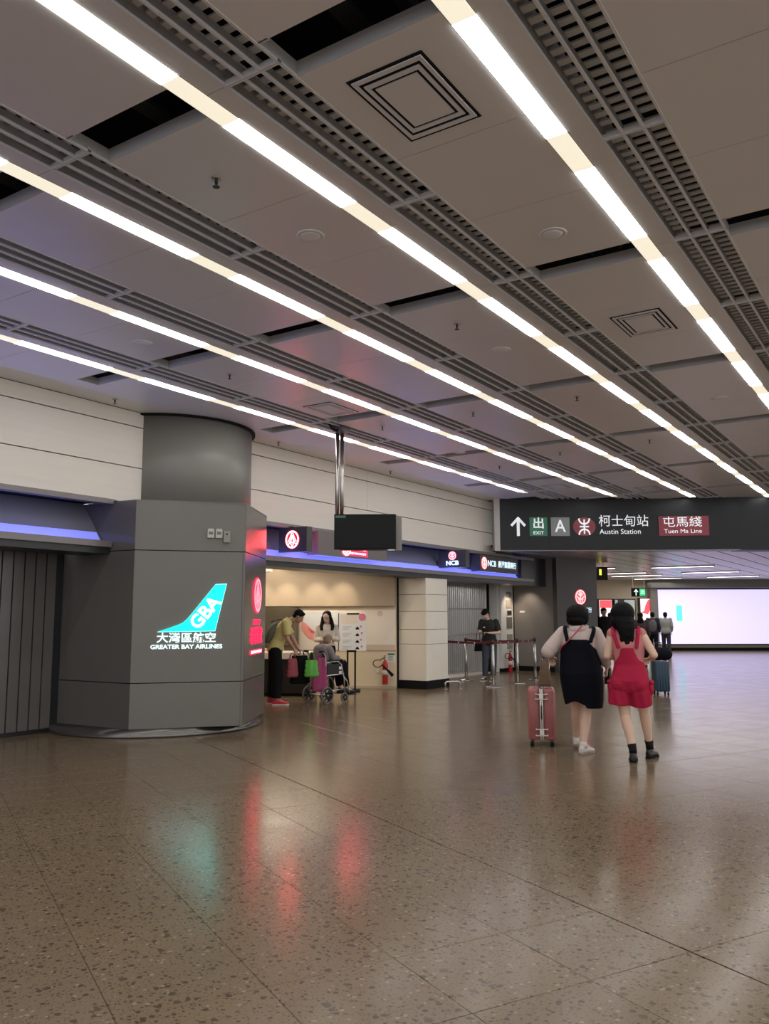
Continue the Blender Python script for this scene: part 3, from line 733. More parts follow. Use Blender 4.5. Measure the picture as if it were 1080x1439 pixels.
# things inside the bank
t = empty('bank_desk', (17.75, 11.4, 0), 0, 'small counter with leaflets behind the grille gate', 'desk')
MB().bbox(-.6, .5, -.25, .25, 0, .95, .01).build('body', mat('desk_grey', (.10, .095, .09), .5), t); MB().bbox(-.65, .55, -.3, .3, .95, 1.0, .008).build('top', M_white, t)
t = empty('leaflet_holder', (18.0, 11.3, 1.0), 0, 'pale leaflet holder on the desk behind the grille', 'leaflet holder')
q = MB().box(-.18, .18, -.004, .004, 0, .36); q.xf(Matrix.Rotation(R(-14), 4, 'X')); q.build('leaflet_panel', M_white, t); MB().box(-.18, .18, -.1, .12, 0, .015).build('foot', M_steel, t)
t = empty('cash_machine_column', (17.5, 12.1, 0), 0, 'tall black column with pale vertical stripe and blue marks inside the bank', 'banner')
MB().bbox(-.45, .35, -.1, .1, 0, 2.25, .01).build('body', M_black, t)
fr = frame((0, -.102, 0), (1, 0, 0), (0, 0, 1)); flat('white_stripe', rect(-.02, .12, .9, 2.1), MATS['sensor_pale'], fr, t)
for i in range(3): flat('blue_mark', rect(.0, .09, 1.18+.14*i, 1.27+.14*i), mat('banner_blue', (.03, .05, .25), .5), fr, t, .004)
t = empty('bank_inner_sign', (20.2, 11.9, 2.28), 0, 'dim teal glowing sign high behind the grille', 'sign')
MB().box(-.45, .45, -.03, .03, -.07, .07).build('case', M_dark, t); MB().box(-.4, .1, -.034, -.03, -.05, .05).build('lit_face', emat('dim_teal', (.12, .34, .34), .45), t)
q = MB()
for i in range(16): q.box(18.6+.13*i, 18.68+.13*i, 12.2, 12.24, 1.25, 2.4)
tag(q.build('vertical_blind', mat('blind_dark', (.05, .05, .052), .6)), 'dark vertical blinds inside the closed bank', 'blind', kind='stuff')
for x in (17.0, 18.9, 20.1): 
    lamp('soffit_downlight_lamp', 'SPOT', (x, 9.95, 2.42), 6, (1, .9, .78), (x, 9.95, 0), spot_size=R(80), spot_blend=.8, shadow_soft_size=.03)
    t = empty('soffit_downlight', (x, 9.95, 2.449), 0, {17.0: 'round soffit downlight in front of the grille beside the stone pier', 18.9: 'round soffit downlight over the middle of the grille', 20.1: 'round soffit downlight at the right end of the grille'}[x], 'downlight')
    MB().lathe([(.06, 0), (.06, -.008), (.045, -.010)], 20).build('rim', M_white, t); MB().lathe([(.044, -.004), (.02, -.0055)], 16).build('lamp_face', emat('downlight_face', (1, .85, .65), 4), t)
# white poster wall
pw = MB().box(21.18, 21.98, 10.12, 10.2, .1, 2.45).build('wall_poster', M_white, wb)
pw.name = 'poster_wall'; MB().box(21.18, 21.98, 10.10, 10.2, 0, .1).build('poster_wall_base', M_black, wb)
for i, (x0, x1, z0, z1, m_, lab) in enumerate(((21.5, 21.85, 2.05, 2.2, (.25, .22, .2), 'narrow grey notice at the top of the white bank wall'), (21.55, 21.85, 1.55, 1.68, (.02, .02, .02), 'black small screen on the white bank wall'), (21.5, 21.87, 1.18, 1.5, (.16, .15, .14), 'grey framed notice under the black screen on the bank wall'), (21.52, 21.87, .62, 1.02, (.3, .29, .28), 'printed poster with grey figures low on the white bank wall'), (21.5, 21.87, 1.75, 1.98, (.6, .5, .42), 'faint cream notice on the white bank wall'))):
    t = empty('framed_notice', ((x0+x1)/2, 10.12, (z0+z1)/2), 0, lab, 'notice')
    a_, b_ = (x1-x0)/2, (z1-z0)/2
    MB().box(-a_, a_, -.012, 0, -b_, b_).build('frame', M_steel if i < 4 else MATS['sensor_pale'], t); MB().box(-a_+.012, a_-.012, -.015, -.012, -b_+.012, b_-.012).build('print', mat('notice_print_%s' % 'abcde'[i], m_, .4), t)
extinguisher((21.35, 9.95, 0), R(-30), 'dark hosed red fire extinguisher standing under the posters by the bank', True)
lamp('poster_light', 'SPOT', (21.55, 9.7, 2.4), 34, WARM, (21.6, 10.1, 1.2), spot_size=R(80), spot_blend=.8, shadow_soft_size=.03)
# brown wall and diagonal pillar
bw = empty('wall_right', kind='structure')
MB().box(21.99, 22.05, 8.75, 10.14, .14, 3.12).build('brown_wall', M_brown, bw)
MB().box(21.98, 22.05, 8.75, 10.14, 0, .14).build('brown_wall_base', M_black, bw)
MB().box(21.96, 21.99, 10.10, 10.15, 0, 2.45).build('corner_strip', M_black, bw)
lamp('brown_wall_light', 'SPOT', (21.55, 9.60, 2.40), 26, WARM, (22.0, 9.62, 1.4), spot_size=R(85), spot_blend=.9, shadow_soft_size=.03)
q = MB().box(21.985, 21.99, 9.78, 9.93, 1.62, 1.67); tag(q.build('small_wall_plate', M_white), 'tiny white plate on the brown wall left of the bank pillar', 'plate')
dp = empty('bank_pillar', (21.9, 8.77, 0), math.atan2(-.62, 1.4), 'dark grey angled pillar with glowing red bank emblem', 'pillar')
M_dp = mat('pillar_dark_grey', (.085, .078, .075), .4, var=.05, scale=2)
MB().prism([(0, 0), (1.56, 0), (1.7, 1.6), (.2, 1.9)], .0, 3.13).build('pillar_body', M_dp, dp)
fr = frame((0, -.001, 0), (1, 0, 0), (0, 0, 1))
ncb_emblem(fr@Matrix.Translation((.90, 2.05, 0)), dp, .215, M_ncbR, M_ncbW)
text('chinese_name', '南洋商業銀行', .15, M_bw, fr, dp, bold=.002, at=(.90, 1.68), fit=.86, ex=.003)

# ---- overhead direction sign: gently curved dark bulkhead across the concourse
hd = empty('overhead_direction_sign', (20.4, 5.2, 3.09), 0, 'long curved dark overhead direction sign with up arrow and exit symbol', 'direction sign')
def bpt(t_, z, off=0.):   # t_ metres from the left end towards the right
    p = Vector((18.13, 8.80)); d = Vector((2.38, -3.6)).normalized(); n = Vector((-d.y, d.x))
    q = p+d*t_+n*(.045*t_*(4.3-t_)*.5-off*-1 if t_ < 6 else .045*6*(-1.7)*.5+off)
    return (q.x-20.4, q.y-5.2, z-3.09)
def curved(name, t0, t1, z0, z1, o0, o1, m, n=24):
    q = MB(); vs = []
    for i in range(n+1):
        t_ = t0+(t1-t0)*i/n
        vs += [bpt(t_, z0, o0), bpt(t_, z1, o0), bpt(t_, z1, o1), bpt(t_, z0, o1)]
    fs = []
    for i in range(n):
        a = i*4; b = a+4
        for e in range(4): fs.append((a+e, a+(e+1) % 4, b+(e+1) % 4, b+e))
    fs += [(0, 1, 2, 3), (n*4+3, n*4+2, n*4+1, n*4)]
    q.add(vs, fs); return q.build(name, m, hd)
curved('sign_body', .14, 5.8, 3.09, 4.44, 0, .35, M_sbig)
curved('left_end_trim', .0, .135, 3.07, 4.42, -.02, .37, MATS['sensor_pale'])
curved('bottom_trim', .0, 5.8, 3.07, 3.09, -.01, .36, M_trim)
# rest of the bulkhead, outside the view
q = MB(); a = Vector(bpt(5.8, 3.09))+Vector((20.4, 5.2, 3.09)); q.add([(a.x, a.y, 3.07), (29, -8, 3.07), (29, -8, ZC+.1), (a.x, a.y, ZC+.1), (a.x+.5, a.y+.3, 3.07), (29.5, -7.7, 3.07), (29.5, -7.7, ZC+.1), (a.x+.5, a.y+.3, ZC+.1)],
  [(0, 1, 2, 3), (4, 7, 6, 5), (0, 4, 5, 1)]); q.build('bulkhead', M_sbig, wb)
def signfr(t_, z):
    a = Vector(bpt(t_-.05, z)); b = Vector(bpt(t_+.05, z)); r_ = (b-a).normalized(); c_ = Vector(bpt(t_, z))
    n_ = r_.cross(Vector((0, 0, 1)))
    return frame(c_+n_*.004, r_, (0, 0, 1))
# px/m at the sign is about 58: symbols from the photograph
def tx_(px): return (px-692.)*4.32/253.
M_sg = mat('exit_green', (.02, .13, .07), .4, emit=(.02, .13, .07), es=.35)
M_sq = mat('symbol_grey', (.17, .18, .18), .4, emit=(.17, .18, .18), es=.3)
M_sr = mat('symbol_dark_red', (.17, .022, .035), .4, emit=(.17, .022, .035), es=.35)
fr = signfr(tx_(726), 3.66)
stroke('up_arrow', [[(0, -.21), (0, .17)]], .07, M_softE, fr, hd, .006); stroke('arrow_head', [[(-.155, .03), (0, .20), (.155, .03)]], .06, M_softE, fr, hd, .006)
fr = signfr(tx_(755), 3.66)
flat('exit_tile', rect(-.215, .215, -.225, .225), M_sg, fr, hd); text('exit_character', '出', .28, M_softE, fr, hd, bold=.005, at=(0, .065), fit=.25, ex=.004).location = fr.to_3x3()@Vector((0, 0, .006))
text('exit_letters', 'EXIT', .11, M_softE, fr, hd, bold=.001, at=(0, -.155), fit=.25, ex=.004).location = fr.to_3x3()@Vector((0, 0, .006))
fr = signfr(tx_(786), 3.66)
flat('letter_tile', rect(-.225, .225, -.225, .225), M_sq, fr, hd); text('letter_a', 'A', .42, M_softE, fr, hd, bold=.003, at=(0, 0), fit=.26, ex=.004).location = fr.to_3x3()@Vector((0, 0, .006))
fr = signfr(tx_(820), 3.66)
flat('railway_oval', ngon(0, 0, .27, .225, 40), M_sr, fr, hd)
stroke('railway_symbol', [[(0, -.165), (0, .165)], arc(0, .19, .125, 180, 360), arc(0, -.19, .125, 0, 180), [(-.10, 0), (.10, 0)]], .036, M_softE, fr, hd, .006)
fr = signfr(tx_(875), 3.66)@Matrix.Translation((0, 0, .03))
text('station_name_chinese', '柯士甸站', .30, M_softE, fr, hd, at=(0, .115), fit=1.18, ex=.003); text('station_name_english', 'Austin Station', .17, M_softE, fr, hd, at=(-.09, -.13), fit=.98, ex=.003)
fr = signfr(tx_(948), 3.66)@Matrix.Translation((0, 0, .02))
flat('line_tile', rect(-.42, .75, -.235, .235), M_sr, fr, hd); text('line_name_chinese', '屯馬綫', .27, M_softE, fr, hd, at=(.14, .08), fit=.90, ex=.003).location = fr.to_3x3()@Vector((0, 0, .005))
text('line_name_english', 'Tuen Ma Line', .14, M_softE, fr, hd, at=(.14, -.13), fit=.88, ex=.003).location = fr.to_3x3()@Vector((0, 0, .005))

# ---- hall beyond the sign
hc = empty('wall_far', kind='structure')
M_plank = mat('metal_ceiling_plank', (.60, .56, .52), .3, metal=.4, var=.05, scale=2)
pk_me = MB().box(0, 26, 0, .56, 0, .03).mesh('ceiling_plank', M_plank)
for i in range(40):
    y = -6.2+.6*i
    x0 = 18.2+(8.8-y)*.66 if y < 8.2 else 18.4
    if y > 10: x0 = 22.3
    link('ceiling_plank', pk_me, ceil, (x0+.4, y, 3.13))
MB().prism([(18.55, 8.95), (29.6, -7.8), (48, -7.8), (48, 18), (18.55, 18)], 3.2, 3.25).build('hall_ceiling_deck', M_black, ceil)
lit = emat('hall_lamp_lit', (1, .97, .92), 5)
for i, (x, y, lab) in enumerate(((27.4, 9.9, 'nearest'), (30.9, 9.9, 'second'), (33, 9.9, 'third'), (36, 9.9, 'last'), (28, 6.9, 'nearest'), (32, 6.9, 'second'), (36, 6.9, 'last'))):
    t = empty('hall_strip_light', (x, y, 3.125), 0, '%s strip light in the %s row of the low hall ceiling beyond the sign' % (lab, 'left' if y > 8 else 'right'), 'ceiling light')
    MB().box(-.09, .09, -1.0, 1.0, -.03, 0).build('housing', M_white, t); MB().box(-.07, .07, -.97, .97, -.034, -.03).build('tube', lit, t)
# far end wall and shopfronts, facing the viewer (perpendicular to view direction)
FD = frame((31.7, 20.9, 0), (math.sin(yaw), -math.cos(yaw), 0), (0, 0, 1))   # depth 38 plane, u=0 at axis
def fu(px): return (px-540)*38/1175.6
q = MB().box(fu(650), fu(1500), 0, 3.2, -.1, 0); q.xf(FD); q.build('far_wall', M_cream, hc)
FDi = lambda t: Matrix.Translation(-t.location)@FD
def farbox(name, label, cat, p0, p1, z0, z1, m, frame_m=M_dark, d=.25):
    t = empty(name, FD@Vector((fu((p0+p1)/2), z0, .1)), 0, label, cat)
    q = MB().box(fu(p0), fu(p1), z0, z1, 0, d-.02); q.xf(FDi(t)); q.build('case', frame_m, t)
    q = MB().box(fu(p0)+.05, fu(p1)-.05, z0+.05, z1-.05, d-.02, d); q.xf(FDi(t)); q.build('face', m, t)
    return t
M_lav = emat('lavender_screen', (.66, .60, .95), 1.0)
t = farbox('led_video_wall', 'huge glowing lavender video screen at the far right end of the hall', 'screen', 916, 1090, -.0+.25, 2.75, M_lav, M_dark, .4)
flat('cyan_lettering', rect(fu(942), fu(950), 1.3, 2.0), emat('cyan_mark', (.1, .8, .8), 1.2), FDi(t), t, .41)
M_pw = emat('lightbox_pink_white', (.95, .75, .76), 1.0); M_pr = emat('lightbox_red', (.85, .09, .11), 1.0); M_pb = emat('lightbox_pale_blue', (.55, .75, .8), 1.0)
t = farbox('poster_lightbox', 'narrow backlit pink and white poster beside the far screen', 'light box', 893, 912, .4, 2.35, M_pw)
flat('red_area', [(fu(895), 1.7), (fu(899), 1.75), (fu(901), 2.0), (fu(905), 2.25), (fu(910), 2.28), (fu(910), 1.95), (fu(904), 1.6)][::1], M_pr, FDi(t), t, .26)
flat('blue_area', rect(fu(896), fu(910), .6, 1.3), M_pb, FDi(t), t, .26)
t = farbox('shop_lightbox', 'backlit pink poster just right of the dark bank pillar', 'light box', 836, 856, .4, 2.3, M_pw)
flat('red_area', rect(fu(838), fu(854), 1.9, 2.24), M_pr, FDi(t), t, .26)
t = farbox('shop_window', 'pale shop window above the head of the red dressed woman', 'shop window', 858, 888, .3, 2.3, mat('pale_shop', (.45, .5, .48), .4, emit=(.45, .5, .48), es=.4), M_dark)
flat('dark_awning', rect(fu(863), fu(872), 1.9, 2.25), M_dark, FDi(t), t, .26)
q = MB().box(fu(905), fu(1120), 2.78, 3.13, .0, .8); q.xf(FD); q.build('far_beam', M_col, hc)
q = MB().box(fu(907), fu(916), 0, 2.8, .0, .5); q.xf(FD); q.build('far_pier', M_brown, hc)
q = MB().box(fu(650), fu(1500), 0, .12, 0, .12); q.xf(FD); q.build('far_base', M_black, hc)
# hanging signs there
t = empty('hall_exit_sign', (29.95, 8.92, 2.36), math.atan2(-.39, .26), 'small hanging black and green exit sign with white arrow', 'exit sign')
MB().box(-.25, .25, -.05, .05, -.15, .15).build('case', M_black, t)
fr = frame((0, -.051, 0), (1, 0, 0), (0, 0, 1)); flat('green_panel', rect(.02, .22, -.12, .12), emat('exit_green_lit', (.05, .55, .22), .9), fr, t)
text('exit_character', '出', .15, M_whiteE, fr, t, at=(.12, 0), fit=.12).location = fr.to_3x3()@Vector((0, 0, .006))
stroke('arrow', [[(-.11, -.1), (-.11, .08)], [(-.17, .02), (-.11, .09), (-.05, .02)]], .03, M_whiteE, fr, t, .003)
for x in (-.2, .2): MB().tube([(x, 0, .15), (x, 0, .77)], .01, 6).build('hanger', M_steel, t)
t = empty('yellow_hanging_sign', (25.41, 8.65, 2.83), math.atan2(-.83, .55), 'dark hanging sign box with a yellow symbol right above the bank pillar', 'sign')
MB().box(-.2, .13, -.06, .06, -.2, .2).build('case', M_black, t); fr = frame((0, -.061, 0), (1, 0, 0), (0, 0, 1))
flat('yellow_symbol', rect(-.13, -.06, -.05, .13), emat('yellow_lit', (.8, .8, .05), 1.2), fr, t)
MB().tube([(0, 0, .2), (0, 0, .3)], .012, 6).build('hanger', M_steel, t)

# ---- hanging screens
tv = empty('hanging_screen', (9.94, 7.34, 3.02), 0, 'black flat screen hung from the ceiling on a steel pole', 'screen')
A_, B__ = Vector((9.883, 7.411, 0)), Vector((10.387, 6.646, 0))
dr = (B__-A_).normalized()
fr = frame((A_.x-9.94, A_.y-7.34, 0), dr, (0, 0, 1))
Wt = (B__-A_).length
M_scr = mat('screen_glass', (.005, .006, .006), .25, spec=.15)
q = MB().bbox(0, Wt, -.525, 0.0, -.055, -.01, .006); q.xf(fr); q.build('screen_case', M_black, tv)
q = MB().box(.015, Wt-.015, -.508, -.018, -.0095, -.007); q.xf(fr); q.build('screen_glass', M_scr, tv)
q = MB().box(.02, .17, -.055, -.022, -.0065, -.0055); q.xf(fr); q.build('status_patch', mat('patch_green', (.03, .08, .035), .4, emit=(.03, .09, .04), es=.6), tv)
q = MB().bbox(.07, Wt+.09, -.53, -.015, -.24, -.18, .006); q.xf(fr); q.build('rear_screen', MATS['sensor_grey'], tv)
q = MB().box(.1, Wt-.1, -.4, -.12, -.17, -.055); q.xf(fr); q.build('mount_box', M_dark, tv)
for dx in (.035, .105):
    q = MB().tube([(dx, -.3, -.12), (dx, 1.30, -.12)], .030, 16); q.xf(fr); q.build('pole', M_steel, tv, True)
MB().bbox(-.09, .12, -.10, .08, 1.24, 1.32, .01).build('ceiling_bracket', M_trim, tv)
MB().tube([(-.28, .02, 1.34), (-.22, .0, 1.26), (-.12, -.02, 1.24), (-.04, 0, 1.30)], .02, 8).build('cable', M_black, tv, True)
q = MB().box(Wt-.12, Wt-.02, -.54, -.525, -.05, -.02); q.xf(fr); q.build('sensor', M_steel, tv)

# ---- outside the view: closing walls so the hall is a room
# shopfront left of the pillar
ls = MB(); ls.box(-13, 7.2, 9.95, 10.0, 0, 2.42); ls.build('shutter_back', M_dark, wb)
for i in range(30):
    x = 7.0-.16*i
    MB().box(x-.14, x, 9.92, 9.95, .06, 2.40).build('shutter_slat', M_greyg, wb)

# ------------------------------------------------------------------ people and their belongings
VR = math.atan2(-math.cos(yaw), math.sin(yaw))        # local +x = to the viewer's right, +y = away
def spot(px, D, H0=0.):
    """ground point at forward distance D whose bearing is px (measured on the photograph)"""
    l = (px-540)*(D*math.cos(pitch))/FPX
    return (D*math.cos(yaw)+l*math.sin(yaw), D*math.sin(yaw)-l*math.cos(yaw), H0), VR-math.atan((px-540)/FPX)
def remesh(name, mb, m, parent, vox=.008, smooth=3, **kw):
    me = mb.mesh('tmp', m); o = bpy.data.objects.new('tmp', me); C.objects.link(o)
    md = o.modifiers.new('r', 'REMESH'); md.mode = 'VOXEL'; md.voxel_size = vox; md.use_smooth_shade = True
    if smooth: s_ = o.modifiers.new('s', 'SMOOTH'); s_.iterations = smooth; s_.factor = .5
    out = evalmesh(o); bpy.data.objects.remove(o)
    out.materials.clear(); out.materials.append(m)
    ob = link(name, out, parent)
    for k, v in kw.items(): ob[k] = v
    return ob
def loft(mb, rings, n=20, p=2.3):
    """rings: (centre, lateral unit vector, forward unit vector, half width, half depth)"""
    base = len(mb.v); k = len(rings)
    for c, la, fw, rx, ry in rings:
        c = Vector(c); la = Vector(la); fw = Vector(fw)
        for j in range(n):
            th = 2*math.pi*j/n; cc, ss = math.cos(th), math.sin(th)
            q = c+la*rx*math.copysign(abs(cc)**(2/p), cc)+fw*ry*math.copysign(abs(ss)**(2/p), ss); mb.v.append(tuple(q))
    for i in range(k-1):
        for j in range(n):
            j2 = (j+1) % n; mb.f.append((base+i*n+j, base+i*n+j2, base+(i+1)*n+j2, base+(i+1)*n+j))
    mb.f.append(tuple(base+j for j in range(n))[::-1]); mb.f.append(tuple(base+(k-1)*n+j for j in range(n)))
    return mb
def capsule(mb, pts, rs, n=14):
    """tapered limb with rounded ends, resampled so that joints bend softly"""
    P = [Vector(p) for p in pts]
    mb.tube(P, rs, n)
    for p, r_ in zip(P, rs): mb.ell(p, (r_, r_, r_), n=n, m=8)
    return mb
def limb(mb, a, b, c, ra, rm, rb, rm2, rc, up_t=.35, lo_t=.3):
    a, b, c = Vector(a), Vector(b), Vector(c)
    return capsule(mb, [a, a.lerp(b, up_t), b, b.lerp(c, lo_t), b.lerp(c, .7), c], [ra, rm, rb, rm2, (rm2*.35+rc*.65), rc])
def hand(mb, wrist, d, nrm, thumb, s_=1., curl=.5):
    """palm and five fingers; d = hand direction, nrm = palm side, thumb = side of the thumb"""
    wv, d, nrm, th_ = Vector(wrist), Vector(d).normalized(), Vector(nrm).normalized(), Vector(thumb).normalized()
    nrm = (nrm-d*nrm.dot(d)).normalized(); th_ = d.cross(nrm)*(1 if d.cross(nrm).dot(th_) > 0 else -1)
    for u in (-.026, -.009, .009, .026):
        capsule(mb, [wv+th_*u*.6*s_, wv+d*.085*s_+th_*u*s_], [.015*s_, .0145*s_], 8)
    for i, (u, L_) in enumerate(((.030, .068), (.010, .078), (-.010, .072), (-.030, .056))):
        p0 = wv+d*.085*s_+th_*u*s_; c1 = d*math.cos(curl*.7)+nrm*math.sin(curl*.7); c2 = d*math.cos(curl*1.7)+nrm*math.sin(curl*1.7); c3 = d*math.cos(curl*2.5)+nrm*math.sin(curl*2.5)
        p1 = p0+c1*L_*.45*s_; p2 = p1+c2*L_*.33*s_; p3 = p2+c3*L_*.27*s_
        capsule(mb, [p0, p1, p2, p3], [.0095*s_, .009*s_, .0085*s_, .0075*s_], 8)
    t0 = wv+d*.03*s_+th_*.025*s_; t1 = t0+(th_*.8+d*.6).normalized()*.036*s_; t2 = t1+(th_*.25+d+nrm*.4).normalized()*.032*s_
    capsule(mb, [t0, t1, t2], [.0125*s_, .011*s_, .009*s_], 8)
def head_parts(mb, c, f, s_=1., tilt=0.):
    """skull, jaw, nose, ears for a head centred at c looking along f"""
    f = Vector(f).normalized(); up = Vector((0, 0, 1)); lat = f.cross(up).normalized(); up = lat.cross(f).normalized()
    M = Matrix((lat, f, up)).transposed(); c = Vector(c)
    g = lambda x, y, z: c+M@Vector((x, y, z))*s_
    mb.ell(g(0, -.012, .03), (.074*s_, .092*s_, .085*s_), M, 18, 14)
    mb.ell(g(0, .022, -.035), (.058*s_, .062*s_, .072*s_), M, 16, 12)
    mb.ell(g(0, .052, -.082), (.028*s_, .026*s_, .022*s_), M, 12, 8)
    mb.ell(g(0, .092, -.022), (.012*s_, .020*s_, .020*s_), M, 10, 8); mb.tube([g(0, .078, .02), g(0, .100, -.02)], [.006*s_, .010*s_], 8)
    for sg in (-1, 1): mb.ell(g(sg*.076, -.005, -.012), (.010*s_, .020*s_, .030*s_), M, 10, 8)
    mb.ell(g(0, .078, -.055), (.022*s_, .010*s_, .009*s_), M, 10, 6)
    return g, M
M_eye = mat('eye_dark', (.02, .012, .01), .2); M_eyew = mat('eye_white', (.7, .68, .65), .3); M_lip = mat('lips', (.45, .13, .12), .4)
M_shoew = mat('white_shoe_canvas', (.66, .62, .58), .6); M_shoeb = mat('black_shoe_leather', (.012, .011, .012), .4)
def face(g, M, parent, s_=1., hairm=None):
    for sg in (-1, 1):
        e = MB().ell(g(sg*.030, .078, .008), (.013*s_, .006*s_, .007*s_), M, 10, 6).build('eye', M_eyew, parent, True)
        MB().ell(g(sg*.030, .0835, .008), (.006*s_, .003*s_, .006*s_), M, 8, 6).build('iris', M_eye, e, True)
        MB().tube([g(sg*.045, .078, .028), g(sg*.030, .085, .033), g(sg*.015, .085, .029)], [.0025*s_, .004*s_, .003*s_], 6).build('eyebrow', hairm or M_hair, parent, True)
    MB().tube([g(-.022, .084, -.055), g(0, .091, -.053), g(.022, .084, -.055)], [.003*s_, .006*s_, .003*s_], 6).build('mouth', M_lip, parent, True)
def shoe(parent, ankle, toe, m, sole_m, s_=1., name='shoe', ground=None, pitch_=0.):
    a = Vector(ankle); t = Vector((toe[0], toe[1], 0)).normalized(); lat = Vector((t.y, -t.x, 0))
    z0 = a.z-.075*s_ if ground is None else ground
    b = Vector((a.x, a.y, z0)); k = math.sin(pitch_)
    def G(l, u, z): return b+t*l*s_*math.cos(pitch_)+lat*u*s_+Vector((0, 0, z*s_-l*s_*k+(.06*k*s_)))
    mb = MB()
    loft(mb, [(G(-.06, 0, .042), lat, (0, 0, 1), .022*s_, .030*s_), (G(-.045, 0, .045), lat, (0, 0, 1), .034*s_, .040*s_), (G(.0, 0, .050), lat, (0, 0, 1), .037*s_, .045*s_), (G(.06, 0, .042), lat, (0, 0, 1), .040*s_, .034*s_),
              (G(.12, 0, .034), lat, (0, 0, 1), .045*s_, .026*s_), (G(.165, 0, .030), lat, (0, 0, 1), .038*s_, .021*s_), (G(.19, 0, .026), lat, (0, 0, 1), .018*s_, .014*s_)], 16)
    mb.tube([G(-.01, 0, .06), G(-.012, 0, .098)], [.036*s_, .037*s_], 14)
    o = remesh(name, mb, m, parent, .007, 2)
    q = MB(); pr = [(-.068, .016), (-.055, .032), (0, .037), (.06, .040), (.12, .047), (.165, .040), (.196, .016)]
    top = [G(l, u, .020) for l, u in pr]+[G(l, -u, .020) for l, u in pr[::-1]]; bot = [G(l, u, .001) for l, u in pr]+[G(l, -u, .001) for l, u in pr[::-1]]
    n = len(top); q.add(bot+top, [tuple(range(n)), tuple(range(n, 2*n))[::-1]]+[(i, n+i, n+(i+1) % n, (i+1) % n) for i in range(n)])
    q.build('sole', sole_m, o)
    return o
def unit(v): return Vector(v).normalized()
def torso(mb, J, sx=1., infl=0., z_lo=None, belly=1.):
    """pelvis to neck loft following the spine; J: pelvis, waist, chest, neck and the hip / shoulder lateral axes"""
    lp, lc = unit(J['latp']), unit(J['latc'])
    pe, wa, ch, ne = (Vector(J[k]) for k in ('pelvis', 'waist', 'chest', 'neck'))
    def fr_(la, s1): f_ = unit(s1).cross(la) if True else None; return f_.normalized()
    s1, s2, s3 = wa-pe, ch-wa, ne-ch
    R_ = []
    def add(c, la, s_, rx, ry): la = unit(la); R_.append((c, la, fr_(la, s_), rx*sx+infl, ry*belly*sx+infl))
    add(pe-unit(s1)*.10, lp, s1, .10, .09); add(pe-unit(s1)*.04, lp, s1, .155, .12); add(pe+s1*.1, lp, s1, .165, .122); add(pe+s1*.6, lp*.7+lc*.3, s1, .148, .108)
    add(wa, lp*.5+lc*.5, s1+s2, .135, .10); add(wa+s2*.5, lp*.3+lc*.7, s2, .148, .108); add(ch, lc, s2+s3, .163, .115); add(ch+s3*.45, lc, s3, .165, .10)
    add(ch+s3*.75, lc, s3, .135, .075); add(ne, lc, s3, .065, .060)
    loft(mb, R_)
def person(label, loc, rz, J, vox=.008, skin=M_skin, size=1., girth=1., hand_s=1., group=None, arms=True, face_=True, neck_r=.05, leg_g=1., head_s=1., shoes=None, show_legs=True):
    t = empty('person', loc, rz, label, 'person', group)
    mb = MB(); torso(mb, J, girth, -.004, belly=J.get('belly', 1.))
    g, M = head_parts(mb, J['head'], J['look'], head_s)
    capsule(mb, [Vector(J['neck'])-Vector((0, 0, .02)), g(0, -.02, -.04)], [neck_r*1.1, neck_r])
    for sd in 'LR':
        s_, e, w_ = J['sh'+sd], J['el'+sd], J['wr'+sd]
        a = J.get('arm_g', 1.)
        limb(mb, s_, e, w_, .050*a, .046*a, .037*a, .037*a, .025, .35, .3)
        d = Vector(J['hd'+sd]); hand(mb, w_, d, J['hn'+sd], J['ht'+sd], hand_s, J.get('curl', .6))
        if show_legs:
            h, k_, an = J['hi'+sd], J['kn'+sd], J['an'+sd]
            limb(mb, h, k_, an, .088*leg_g, .080*leg_g, .056*leg_g, .056*leg_g, .036, .35, .3)
            ft = unit(J['ft'+sd]); an = Vector(an); capsule(mb, [an, an+ft*.10-Vector((0, 0, .035))], [.034, .024], 10)
    remesh('body', mb, skin, t, vox, 3)
    if face_: face(g, M, t, head_s)
    return t, g, M
def sleeves(mb, J, frac, r0, r1, r2, r3=None, sides='LR', extra=0.):
    for sd in sides:
        s_, e, w_ = (Vector(J[k+sd]) for k in ('sh', 'el', 'wr'))
        if frac <= 1: capsule(mb, [s_, s_.lerp(e, frac*.5)], [r0, (r0+r1)/2]); mb.tube([s_.lerp(e, frac*.4), s_.lerp(e, frac)], [(r0+r1)/2, r1], 16)
        else:
            f2 = frac-1; capsule(mb, [s_, s_.lerp(e, .5), e], [r0, (r0+r1)/2, r1]); mb.tube([e, e.lerp(w_, f2*.5), e.lerp(w_, f2)], [r1, (r1+r2)/2, r2], 16)
def trousers(mb, J, frac, r0, r1, r2, girth=1., infl=.012, spread=1.):
    lp, lc = unit(J['latp']), unit(J['latc']); pe, wa = Vector(J['pelvis']), Vector(J['waist']); s1 = wa-pe
    f_ = unit(s1).cross(lp)
    loft(mb, [(pe-unit(s1)*.10, lp, f_, .11*girth+infl, .10*girth+infl), (pe-unit(s1)*.03, lp, f_, .158*girth+infl, .122*girth+infl), (pe+s1*.15, lp, f_, .163*girth+infl, .120*girth+infl), (pe+s1*.62, lp, f_, .145*girth+infl, .108*girth+infl)])
    for sd in 'LR':
        h, k_, an = (Vector(J[k+sd]) for k in ('hi', 'kn', 'an'))
        if frac <= 1: capsule(mb, [h, h.lerp(k_, frac*.4)], [r0, r0]); mb.tube([h.lerp(k_, frac*.3), h.lerp(k_, frac)], [r0, r1], 18)
        else: capsule(mb, [h, h.lerp(k_, .5), k_], [r0, (r0+r1)/2, r1]); mb.tube([k_, k_.lerp(an, (frac-1)*.5), k_.lerp(an, frac-1)], [r1, (r1+r2)/2, r2], 16)
